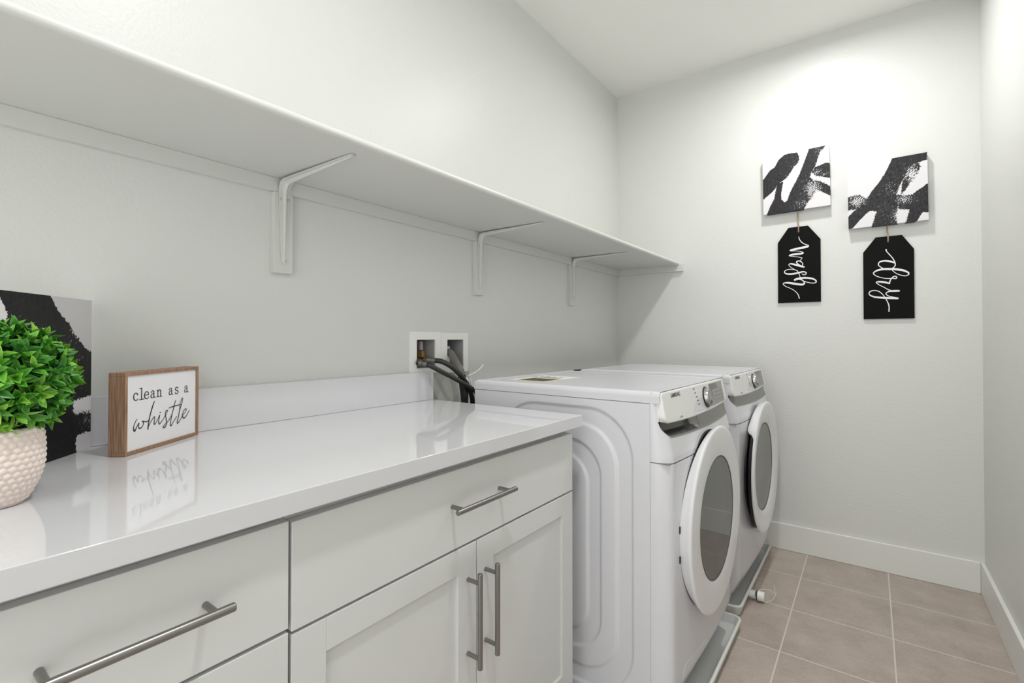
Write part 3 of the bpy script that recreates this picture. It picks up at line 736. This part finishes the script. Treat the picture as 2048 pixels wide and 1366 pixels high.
# ================================================================== CANVASES
def poly_sdf(P, X, Y):
    P = np.array(P, float); n = len(P); D = np.full(X.shape, 9e9); ins = np.zeros(X.shape, bool)
    for i in range(n):
        a = P[i]; b = P[(i+1) % n]; e = b-a; wx = X-a[0]; wy = Y-a[1]
        t = np.clip((wx*e[0]+wy*e[1])/(e@e+1e-12), 0, 1); D = np.minimum(D, np.hypot(wx-t*e[0], wy-t*e[1]))
        c = (a[1] > Y) != (b[1] > Y); xi = a[0]+(Y-a[1])/(b[1]-a[1]+1e-12)*e[0]; ins ^= c & (X < xi)
    return np.where(ins, -D, D)
def canvas(label, W_, H_, D_, black, white, dry, group, wrap=True):
    """local frame: s 0..W_ (x), t 0..H_ (z), front at y = -D_ ; back at y=0"""
    N = 120; mb = MB(); wrapd = D_
    # grid wraps over the edges: u,v in [-w,1+w]
    k = [-D_/W_, -.004] + [i/N for i in range(N+1)] + [1.004, 1+D_/W_]
    k = [-D_/W_, -D_/W_*.5] + [i/N for i in range(N+1)] + [1+D_/W_*.5, 1+D_/W_]
    n = len(k); co = []; U = []; V = []
    for b in k:
        for a in k:
            x = min(max(a, 0), 1); z = min(max(b, 0), 1); over = max(-a, a-1, 0)*W_; ov2 = max(-b, b-1, 0)*W_
            co.append((x*W_, -D_+min(D_, max(over, ov2)), z*H_)); U.append(a); V.append(b)
    fs = []
    for j in range(n-1):
        for i in range(n-1):
            c1 = (i < 2 or i >= n-3) and (j < 2 or j >= n-3)
            if not c1: fs.append((j*n+i, j*n+i+1, (j+1)*n+i+1, (j+1)*n+i))
    me = bpy.data.meshes.new('canvas'); me.from_pydata(co, [], fs); me.materials.append(M['canvas' if group else 'canvas_dark'])
    U = np.array(U); V = np.array(V); sd = np.full(U.shape, 9.)
    for p in black: sd = np.minimum(sd, poly_sdf(p, U, V))
    for p in white: sd = np.maximum(sd, -poly_sdf(p, U, V))
    dr = np.zeros(U.shape)
    for (cx, cy, rx, ry, val) in dry: dr = np.maximum(dr, val*np.exp(-(((U-cx)/rx)**2+((V-cy)/ry)**2)))
    a = me.attributes.new('ink', 'FLOAT', 'POINT'); a.data.foreach_set('value', sd.astype(np.float32))
    a = me.attributes.new('dry', 'FLOAT', 'POINT'); a.data.foreach_set('value', dr.astype(np.float32))
    a = me.attributes.new('cuv', 'FLOAT_VECTOR', 'POINT'); a.data.foreach_set('vector', np.stack([U, V, 0*U], 1).ravel().astype(np.float32))
    me.shade_smooth(); me.set_sharp_from_angle(angle=math.radians(40))
    t = thing('abstract_canvas', label, 'painting', (0, 0, 0), group)
    o = bpy.data.objects.new('painted_canvas', me); COL.objects.link(o); o.parent = t
    fr = MB(); wd = .018
    fr.box((.002, -D_+.004, .002), (W_-.002, -.0005, wd)).box((.002, -D_+.004, H_-wd), (W_-.002, -.0005, H_-.002)).box((.002, -D_+.004, wd), (wd, -.0005, H_-wd)).box((W_-wd, -D_+.004, wd), (W_-.002, -.0005, H_-wd))
    obj('stretcher_frame', fr, M['wood'], t, smooth=False)
    return t
A1 = [(-.02,.60),(.008,.624),(.117,.767),(.187,.8),(.257,.922),(.349,.991),(.438,.993),(.539,.982),(.56,.932),(.567,.849),(.548,.801),(.485,.742),(.431,.66),(.358,.571),(.303,.539),(.221,.492),(.192,.424),(.127,.362),(.006,.272),(-.02,.26)]
B1 = [(.222,.513),(.321,.526),(.296,.406),(.281,.305),(.283,.222),(.331,.162),(.368,.177),(.422,.209),(.363,-.15),(.041,-.15),(.045,-.02),(.104,.126),(.171,.251),(.201,.402)]
C1 = [(.708,.992),(.70,1.1),(.97,1.1),(.954,1.0),(.881,.925),(.841,.823),(.796,.681),(.743,.601),(.716,.525),(.774,.434),(.814,.346),(.787,.25),(.717,.151),(.664,.078),(.618,-.016),(.60,-.15),(.345,-.15),(.295,.127),(.368,.177),(.424,.332),(.479,.436),(.543,.557),(.598,.689),(.653,.831),(.699,.964)]
D1 = [(.743,.601),(.787,.673),(.864,.688),(.948,.716),(1.002,.696),(1.15,.70),(1.15,.45),(.999,.452),(.902,.481),(.801,.529)]
E1 = [(.783,.452),(.858,.428),(.998,.313),(1.15,.25),(1.15,.10),(.999,.154),(.855,.258),(.788,.3)]
c = canvas('square canvas of black brush strokes above the tag reading wash', .310, .312, .036, [A1, B1, C1, D1, E1], [],
           [(.75, .30, .16, .22, .9), (.82, .58, .08, .06, .8), (.50, .75, .07, .12, .5), (.85, .9, .06, .2, .55), (.6, .1, .2, .12, .6), (.12, .25, .1, .08, .4), (.93, .52, .1, .05, .6), (.45, .6, .1, .1, .5)], 'brush stroke canvases on the back wall')
c.location = (.8790, YB-.001, 1.8265); c.rotation_euler = (0, math.radians(-.9), 0)
A2 = [(.581,1.003),(.60,1.15),(1.15,1.15),(1.15,.90),(1.0,.995),(.998,.888),(.901,.871),(.829,.836),(.739,.701),(.673,.581),(.622,.445),(.653,.315),(.626,.174),(.609,.094),(.624,.008),(.64,-.15),(.30,-.15),(.308,.003),(.37,.22),(.294,.25),(.234,.202),(.146,.111),(.057,.007),(-.15,-.1),(-.15,.06),(.003,.2),(.087,.282),(.176,.363),(.263,.464),(.324,.558),(.41,.668),(.496,.807),(.547,.922)]
B2 = [(-.15,.5),(.007,.503),(.064,.514),(.152,.518),(.22,.462),(.263,.421),(.175,.309),(.079,.295),(-.15,.298)]
C2 = [(.622,.445),(.735,.402),(.815,.407),(.878,.456),(.95,.502),(1.003,.542),(1.15,.6),(1.15,.1),(1.002,.106),(.928,.119),(.856,-.021),(.83,-.15),(.71,-.15),(.729,-.01),(.779,.187),(.651,.211)]
D2 = [(.829,.836),(.9,.86),(.923,.804),(.858,.665),(.785,.578),(.736,.485),(.679,.434),(.696,.615),(.755,.718)]
c = canvas('square canvas of black brush strokes above the tag reading dry', .3085, .318, .036, [A2, B2, C2, D2], [],
           [(.82, .70, .10, .16, 1.05), (.55, .55, .16, .2, .45), (.12, .42, .14, .12, .95), (.72, .35, .14, .10, .8), (.62, .12, .1, .14, .75), (.45, .2, .14, .2, .4), (.9, .33, .08, .1, .3)], 'brush stroke canvases on the back wall')
c.location = (1.2640, YB-.001, 1.6965); c.rotation_euler = (0, math.radians(-.6), 0)
# canvas standing on the counter
CW = .305
wh = [[(.1212,.34),(.1212,.3124),(.1149,.3032),(.1063,.2901),(.0909,.2741),(.0682,.2577),(.0587,.242),(.0443,.2308),(.0244,.2142),(.0103,.204),(-.05,.19),(-.05,.34)],
      [(.2400,.300),(.2332,.2958),(.2283,.2876),(.2209,.2801),(.2174,.2655),(.223,.2599),(.2326,.2517),(.26,.235),(.29,.25),(.28,.29)],
      [(.0549,.1047),(.0112,.1095),(-.04,.11),(-.04,.076),(.0107,.0756),(.0278,.0781),(.0457,.0768),(.0545,.0801)],
      [(.0422,.0345),(.0101,.0355),(-.04,.035),(-.04,-.04),(.0096,-.04),(.0387,-.03),(.0478,.0198)]]
wh = [[((CW-a)/CW, b/.309) for a, b in p] for p in wh]
c = canvas('black and white abstract canvas leaning on the counter behind the potted plant', CW, .309, .018,
           [[(-.2, -.2), (1.2, -.2), (1.2, 1.2), (-.2, 1.2)]], wh, [(.83, .75, .10, .14, .38), (.95, .22, .10, .12, .5), (.3, .85, .05, .05, .2), (.92, .55, .1, .15, .3)], None)
ang = math.radians(-42)
# right end of the canvas at (.028,.300); its face looks toward the room
dirv = Vector((math.cos(ang), math.sin(ang), 0))
p0 = Vector((.0285, .3000, CT+.0005))+dirv*CW          # left end as seen
c.location = p0+Vector((-math.sin(ang), math.cos(ang), 0))*-.018
c.rotation_euler = (0, 0, ang+PI)

# ================================================================== WOODEN TAGS
def hang_tag(label, x0, x1, z0, z1, zs, xa, xb, hole, zt, strokes, grp):
    yf = YB-.0105; yb = YB-.0015; org = ((x0+x1)/2, YB, (z0+z1)/2)
    t = thing('hanging_tag', label, 'sign', org, grp)
    poly = [(x0, z0), (x1, z0), (x1, zs), (xb, z1), (xa, z1), (x0, zs)]
    obj('board', MB().prism(poly, lambda x, z: (x, yb, z), lambda x, z: (x, yf, z)), M['tagblack'], t, org, bevel=.0008, bseg=2)
    obj('lettering', ribbon(MB(), strokes, lambda s, q, k: (s, yf-k, q)), M['white'], t, org, smooth=False, label='white script lettering')
    hx, hz = hole
    obj('hole_rim', MB().lathe((hx, yf-.0002, hz), (0, -1, 0), [(0, .0055), (.0006, .005), (.0006, .0035), (0, .003)], 20, close=False), M['ink'], t, org)
    q = MB()
    for s in (-1, 1):
        q.tube([(hx, yf+.001, hz-.001), (hx+.0008*s, yf-.0035, hz+.004), (hx+.0015*s, yf-.004, z1+.004), (hx-.003+.0018*s, yf-.0005, (z1+zt)/2), (hx-.004+.001*s, yf-.002, zt+.004)], .0016, 8)
    obj('twine_loop', q, M['twine'], t, org, label='brown twine loop')
    return t
hang_tag('black wooden tag with white script reading wash hanging on the left', .9435, 1.1420, 1.3375, 1.7440, 1.6665, .9950, 1.0860, (1.0425, 1.7165), 1.824, [[(1.0436,1.689,0.00275),(1.0475,1.6726,0.00366),(1.0596,1.6553,0.00396),(1.0761,1.6431,0.00366),(1.0866,1.6384,0.00427),(1.0851,1.6323,0.00793),(1.0746,1.6307,0.01098),(1.0472,1.6274,0.01098),(1.0165,1.6229,0.00976),(1.0034,1.6208,0.0061),(1.0087,1.6166,0.00305),(1.038,1.6131,0.00244),(1.0563,1.6066,0.00366),(1.0632,1.6006,0.00549),(1.0562,1.5974,0.00854),(1.0318,1.5971,0.01037),(1.007,1.5954,0.00854),(0.9986,1.5916,0.00427),(1.0101,1.5876,0.00275),(1.0378,1.5816,0.00275),(1.0555,1.5749,0.00275),(1.0585,1.5718,0.00244),(1.053,1.566,0.00244),(1.0505,1.5585,0.00275)],
  [(1.0619,1.5264,0.00427),(1.0498,1.5345,0.00427),(1.0376,1.5445,0.00458),(1.0321,1.5531,0.00488),(1.0362,1.5588,0.00549),(1.0469,1.5588,0.00549),(1.056,1.5516,0.00427),(1.0611,1.5423,0.00366),(1.0589,1.5337,0.00366)],
  [(1.0664,1.5253,0.00732),(1.0558,1.5287,0.00854),(1.0314,1.5386,0.00976),(1.0099,1.5463,0.00732),(0.999,1.5469,0.00427),(0.9961,1.5422,0.00335),(1.0035,1.5308,0.00275),(1.0221,1.5157,0.00275),(1.0343,1.5075,0.00275),(1.041,1.4981,0.00275),(1.0449,1.4855,0.00275),(1.0509,1.4673,0.00275),(1.0645,1.4505,0.00305),(1.0885,1.4401,0.00366),(1.1094,1.4359,0.00427),(1.1212,1.4406,0.00458),(1.1189,1.4502,0.0061),(1.1036,1.46,0.00854),(1.0737,1.4664,0.00915),(1.0433,1.4658,0.00915),(1.0233,1.4605,0.00793)],
  [(1.0374,1.5066,0.00275),(1.0221,1.5139,0.00305),(1.0004,1.5182,0.00335),(0.9816,1.5144,0.00396),(0.9752,1.5052,0.00427),(0.983,1.4957,0.00671),(1.0065,1.492,0.00854),(1.0373,1.4949,0.00854),(1.0617,1.5,0.00671),(1.0753,1.4947,0.00488),(1.0762,1.4872,0.00427),(1.0662,1.4831,0.00366),(1.0571,1.4894,0.00305)],
  [(1.0233,1.458,0.00732),(1.0433,1.4608,0.00427),(1.0585,1.4545,0.00427),(1.0675,1.4433,0.00549),(1.0659,1.4353,0.00854),(1.0553,1.4318,0.00976),(1.0247,1.438,0.01098),(0.9906,1.4457,0.00915),(0.9717,1.4445,0.00488),(0.9695,1.4374,0.00335),(0.9842,1.4246,0.00305),(1.006,1.4129,0.00305),(1.0245,1.3983,0.00305),(1.0382,1.3798,0.00366),(1.0445,1.3583,0.00427)]], 'black wooden tags on the back wall')
hang_tag('black wooden tag with white script reading dry hanging on the right', 1.3225, 1.5200, 1.2405, 1.6450, 1.5735, 1.3735, 1.4755, (1.4220, 1.6190), 1.696, [[(1.4141,1.58,0.00544),(1.4162,1.5709,0.00384),(1.4282,1.5526,0.00384),(1.4402,1.5337,0.00384),(1.4472,1.5154,0.00416),(1.449,1.5023,0.00416),(1.4439,1.4909,0.00416),(1.4331,1.4834,0.0032)],
  [(1.4453,1.5128,0.00704),(1.428,1.5212,0.00864),(1.4091,1.5254,0.00768),(1.3914,1.523,0.0064),(1.3837,1.5134,0.00448),(1.3858,1.5029,0.00384),(1.4008,1.4895,0.00352),(1.4116,1.4852,0.00352)],
  [(1.4384,1.4744,0.00288),(1.4543,1.4586,0.0032),(1.4753,1.4478,0.00384),(1.491,1.4463,0.00416),(1.4996,1.4526,0.00448),(1.4963,1.4619,0.00704),(1.4781,1.4728,0.0096),(1.4544,1.4795,0.01024),(1.4278,1.4831,0.01024),(1.4007,1.4847,0.0096),(1.3788,1.4804,0.00768),(1.3649,1.4712,0.0048),(1.3654,1.4625,0.00384),(1.3786,1.4508,0.00352),(1.4004,1.4416,0.0032),(1.4221,1.4372,0.0032),(1.4382,1.4374,0.00384),(1.4488,1.4346,0.00416),(1.4547,1.4386,0.00416),(1.4515,1.4452,0.00416),(1.4441,1.4458,0.00448),(1.4355,1.439,0.00448),(1.4287,1.4259,0.00448),(1.4257,1.4131,0.0064)],
  [(1.4246,1.4132,0.00576),(1.4085,1.4198,0.00896),(1.3894,1.4235,0.00832),(1.3779,1.4239,0.00576),(1.3756,1.4186,0.00384),(1.3866,1.4082,0.0032),(1.4029,1.3969,0.0032),(1.4217,1.3827,0.00384),(1.4351,1.3772,0.00448)],
  [(1.4617,1.3746,0.00832),(1.4431,1.3754,0.00896),(1.427,1.3743,0.0064),(1.4149,1.3688,0.00448),(1.4127,1.3614,0.00384),(1.4215,1.3521,0.00352),(1.4376,1.3455,0.00448),(1.4567,1.3384,0.00768)],
  [(1.4567,1.3384,0.00896),(1.4268,1.3409,0.0096),(1.3944,1.3446,0.00896),(1.3669,1.3501,0.00768),(1.3503,1.3586,0.00512),(1.3453,1.3685,0.00384),(1.3499,1.3776,0.00448),(1.3644,1.382,0.00448),(1.3836,1.3767,0.00384),(1.3999,1.3594,0.0032),(1.4106,1.34,0.0032),(1.4186,1.3209,0.00384),(1.4239,1.3002,0.00448),(1.4232,1.2764,0.0048)]], 'black wooden tags on the back wall')

# ================================================================== BOX SIGN
SW, SH, SD, SA = .2216, .1626, .0325, 2.2058
org = (.1852, .3155, CT+.0005)
t = thing('box_sign', 'small wooden box sign reading clean as a whistle on the counter', 'sign', org); t.rotation_euler = (0, 0, SA)
# local: s along +x, depth +y, up z
fr = MB(); e = .0072
fr.box((0, 0, 0), (SW, SD, e)).box((0, 0, SH-e), (SW, SD, SH)).box((0, 0, e), (e, SD, SH-e)).box((SW-e, 0, e), (SW, SD, SH-e))
obj('frame', fr, M['wood'], t, bevel=.0007, bseg=2)
obj('panel', MB().box((e-.001, .0028, e-.001), (SW-e+.001, SD-.002, SH-e+.001)), M['signface'], t, smooth=False)
# typewriter lettering as strokes, x-height 1, advance per letter
GL = {
 'c': [[(.80,.76,.20),(.78,.80,.20)], [(.80,.80,.10),(.62,.97,.11),(.42,.98,.12),(.20,.83,.15),(.12,.5,.17),(.2,.18,.15),(.42,.03,.12),(.65,.04,.11),(.86,.22,.09)]],
 'l': [[(.16,1.52,.11),(.52,1.54,.12)], [(.50,1.56,.16),(.50,.02,.16)], [(.10,.04,.11),(.90,.04,.11)]],
 'e': [[(.12,.53,.10),(.86,.53,.10)], [(.86,.53,.12),(.80,.83,.13),(.52,.98,.11),(.24,.85,.14),(.12,.5,.17),(.22,.16,.14),(.50,.02,.11),(.72,.06,.10),(.90,.24,.09)]],
 'a': [[(.20,.78,.18),(.22,.80,.18)], [(.20,.84,.10),(.42,.98,.11),(.62,.93,.14),(.68,.75,.16),(.68,.2,.16),(.76,.04,.12),(.96,.04,.10)], [(.68,.60,.10),(.45,.58,.10),(.22,.46,.13),(.14,.26,.15),(.24,.05,.13),(.45,.03,.10),(.68,.2,.10)]],
 'n': [[(.02,.94,.10),(.26,.96,.11)], [(.24,.98,.15),(.24,.03,.15)], [(.02,.03,.10),(.44,.03,.10)], [(.24,.70,.10),(.42,.92,.11),(.60,.97,.12),(.74,.84,.15),(.76,.6,.15),(.76,.03,.15)], [(.58,.03,.10),(.98,.03,.10)]],
 's': [[(.78,.98,.08),(.78,.72,.08)], [(.76,.80,.10),(.60,.96,.11),(.38,.97,.12),(.20,.82,.13),(.26,.62,.14),(.55,.50,.16),(.78,.36,.14),(.80,.18,.13),(.62,.03,.11),(.38,.03,.11),(.18,.20,.10)], [(.16,.30,.08),(.16,.01,.08)]]}
xh, adv = .0150, .0165; q = MB()
for word, offs in (('clean', (.0230, .0380, .0515, .0690, .0873)), ('as', (.1225, .1413)), ('a', (.1732,))):
    q = MB()
    for ch, s0 in zip(word, offs):
        st = [[(s0+a*adv*.92, .1052+b*xh, w_*xh*.95) for a, b, w_ in s] for s in GL[ch]]
        ribbon(q, st, lambda s, v, k: (s, .0028-k, v), 5)
    obj('printed_word', q, M['black'], t, smooth=False, label='black typewriter word '+word)
obj('script_lettering', ribbon(MB(), [[(0.0341,0.0674,0.00144),(0.0287,0.0611,0.00184),(0.0257,0.0536,0.00205),(0.0256,0.0481,0.00287),(0.0283,0.0448,0.00308),(0.0341,0.0529,0.00184),(0.0393,0.0593,0.00144),(0.0383,0.0538,0.00164),(0.0388,0.0491,0.00205),(0.0426,0.0475,0.00226),(0.048,0.0504,0.00164),(0.0511,0.0564,0.00164),(0.0478,0.0615,0.00144),(0.0522,0.0598,0.00144),(0.061,0.0583,0.00164),(0.0681,0.0618,0.00144)],
  [(0.081,0.0973,0.00184),(0.0754,0.0858,0.00287),(0.0698,0.0715,0.00266),(0.0655,0.0572,0.00246),(0.0634,0.0423,0.00287),(0.0638,0.0459,0.00205),(0.07,0.0548,0.00164),(0.0779,0.0627,0.00164),(0.082,0.0649,0.00164),(0.0819,0.0595,0.00164),(0.0801,0.0522,0.00184),(0.082,0.0486,0.00205),(0.0884,0.055,0.00144),(0.0954,0.0641,0.00144),(0.0968,0.0652,0.00164),(0.0943,0.0574,0.00184),(0.0937,0.0507,0.00205),(0.0961,0.0472,0.00205),(0.1039,0.0524,0.00144),(0.1124,0.0614,0.00144),(0.1192,0.0699,0.00164),(0.1197,0.0725,0.00144),(0.1154,0.0722,0.00164),(0.1128,0.0665,0.00164),(0.1156,0.0556,0.00184),(0.1175,0.0457,0.00184),(0.1146,0.0392,0.00205),(0.1097,0.0368,0.00226),(0.1063,0.0393,0.00164),(0.1113,0.0431,0.00144),(0.1224,0.0492,0.00144),(0.1324,0.06,0.00144)],
  [(0.097,0.0714,0.00184),(0.0987,0.0711,0.00184)],
  [(0.145,0.0907,0.00184),(0.1399,0.0766,0.00205),(0.1337,0.0598,0.00205),(0.13,0.0462,0.00205),(0.1296,0.0392,0.00226),(0.1321,0.0373,0.00205),(0.139,0.0446,0.00164),(0.1493,0.0546,0.00144)],
  [(0.1241,0.0769,0.00144),(0.1322,0.0781,0.00184),(0.1477,0.0791,0.00205),(0.1642,0.0796,0.00123)],
  [(0.1584,0.0668,0.00144),(0.1599,0.0811,0.00144),(0.1649,0.0914,0.00144),(0.1684,0.0932,0.00164),(0.1663,0.0839,0.00184),(0.1624,0.0753,0.00205),(0.1584,0.0668,0.00226),(0.1546,0.0528,0.00205),(0.1507,0.0435,0.00205),(0.1521,0.0388,0.00205),(0.1587,0.044,0.00164),(0.168,0.0534,0.00144),(0.1762,0.0595,0.00144),(0.1808,0.0653,0.00164),(0.178,0.0679,0.00164),(0.1725,0.0647,0.00164),(0.168,0.0571,0.00184),(0.168,0.051,0.00205),(0.1727,0.0473,0.00205),(0.1804,0.0505,0.00164),(0.191,0.0623,0.00144)]], lambda s, v, k: (s, .0028-k, v)), M['black'], t, smooth=False, label='black script lettering')

# ================================================================== POTTED PLANT
PX, PY = .372, .115
t = thing('potted_plant', 'round green artificial boxwood plant in a blush dotted pot on the counter', 'plant', (PX, PY, CT)); org = (PX, PY, CT)
RP, HP = .0545, .106
def potr(h): return .034+(RP-.034)*math.sin(min(1, (h/HP)*1.7)*PI/2)**.9 - .003*max(0, (h/HP-.65)/.35)**2
NU, NVV = 264, 132; NB = 34; NR = 13
def pp(u, v):
    h = v*HP; r = potr(h); row = h/HP*NR; k = int(row); fr_ = row-k-.5
    a = u*NB+(.5 if k % 2 else 0); fa = (a % 1)-.5
    d = math.hypot(fa*1.0, fr_*.95); b = .0022*max(0, 1-(d/.52)**2) if .04 < v < .985 else 0
    r += b; return (PX+r*math.cos(2*PI*u), PY+r*math.sin(2*PI*u), CT+.0006+h)
q = MB().grid(NU*1, NVV, pp); q.add([(PX+.034*math.cos(2*PI*i/48), PY+.034*math.sin(2*PI*i/48), CT+.0006) for i in range(48)], [tuple(range(48))])
q.lathe((PX, PY, CT+HP), (0, 0, 1), [(0, potr(HP)), (.001, potr(HP)-.003), (-.02, potr(HP)-.006)], 64, close=False)
obj('pot', q, M['pot'], t, org, angle=80)
obj('foam_core', MB().lathe((PX, PY, CT+HP-.02), (0, 0, 1), [(0, .042), (.02, .044), (.035, .055), (.070, .066), (.105, .064), (.130, .045), (.143, .02), (.145, .0001)], 40), M['soil'], t, org)
# leaves
vs = []; fs = []; tone = []
def leaf(base, d, up, L_, W_, tn, curl):
    d = d.normalized(); sd = d.cross(up).normalized(); nn = sd.cross(d).normalized(); n0 = len(vs)
    prof_ = [(0, .08), (.18, .55), (.42, 1.0), (.66, .82), (.86, .42), (1, .0)]
    for k, (f, wf) in enumerate(prof_):
        c_ = base+d*L_*f+nn*(-curl*L_*f*f)
        fold = W_*.5*wf
        if wf == 0: vs.append(c_); tone.append(tn+.28)
        else:
            vs.append(c_-sd*fold+nn*fold*.38); vs.append(c_); vs.append(c_+sd*fold+nn*fold*.38)
            tone.extend([tn+.16+.1*f, tn-.08+.1*f, tn+.16+.1*f])
    for k in range(4):
        a = n0+3*k; fs.append((a, a+1, a+4, a+3)); fs.append((a+1, a+2, a+5, a+4))
    a = n0+12; fs.append((a, a+1, a+3)); fs.append((a+1, a+2, a+3))
GA = PI*(3-math.sqrt(5)); C0 = Vector((PX, PY, CT+.173)); NS = 165
for i in range(NS):
    zz = 1-2*(i+.5)/NS
    if zz < -.86: continue
    rr = math.sqrt(1-zz*zz); a = GA*i+random.uniform(-.15, .15)
    nrm = Vector((rr*math.cos(a), rr*math.sin(a), zz)); sc = random.uniform(.86, 1.0)
    sprig = C0+Vector((nrm.x*.081, nrm.y*.081, nrm.z*(.072 if zz > 0 else .076)))*sc
    out = (Vector((nrm.x, nrm.y, nrm.z*1.2))+Vector((random.uniform(-.3, .3), random.uniform(-.3, .3), random.uniform(-.1, .45)))).normalized()
    t1 = out.orthogonal().normalized(); t2 = out.cross(t1); a0 = random.uniform(0, 2*PI)
    base_t = random.uniform(.25, .62)
    for ring, (nl, spread, ln) in enumerate(((4, 1.15, .028), (4, .75, .024), (3, .38, .018))):
        for k in range(nl):
            b = a0+ring*.8+2*PI*k/nl+random.uniform(-.25, .25)
            side = t1*math.cos(b)+t2*math.sin(b)
            d = out*math.cos(spread)+side*math.sin(spread)
            bp_ = sprig-out*.008+out*.005*ring
            leaf(bp_, d, out, ln*random.uniform(.8, 1.2), ln*.46*random.uniform(.85, 1.15), base_t+.13*ring+random.uniform(-.18, .14), random.uniform(-.05, .3))
me = bpy.data.meshes.new('foliage'); me.from_pydata([tuple(v-Vector(org)) for v in vs], [], fs); me.materials.append(M['leaf']); me.shade_smooth()
at = me.attributes.new('tone', 'FLOAT', 'POINT'); at.data.foreach_set('value', [min(1, max(0, x)) for x in tone])
o = bpy.data.objects.new('foliage', me); COL.objects.link(o); o.parent = t
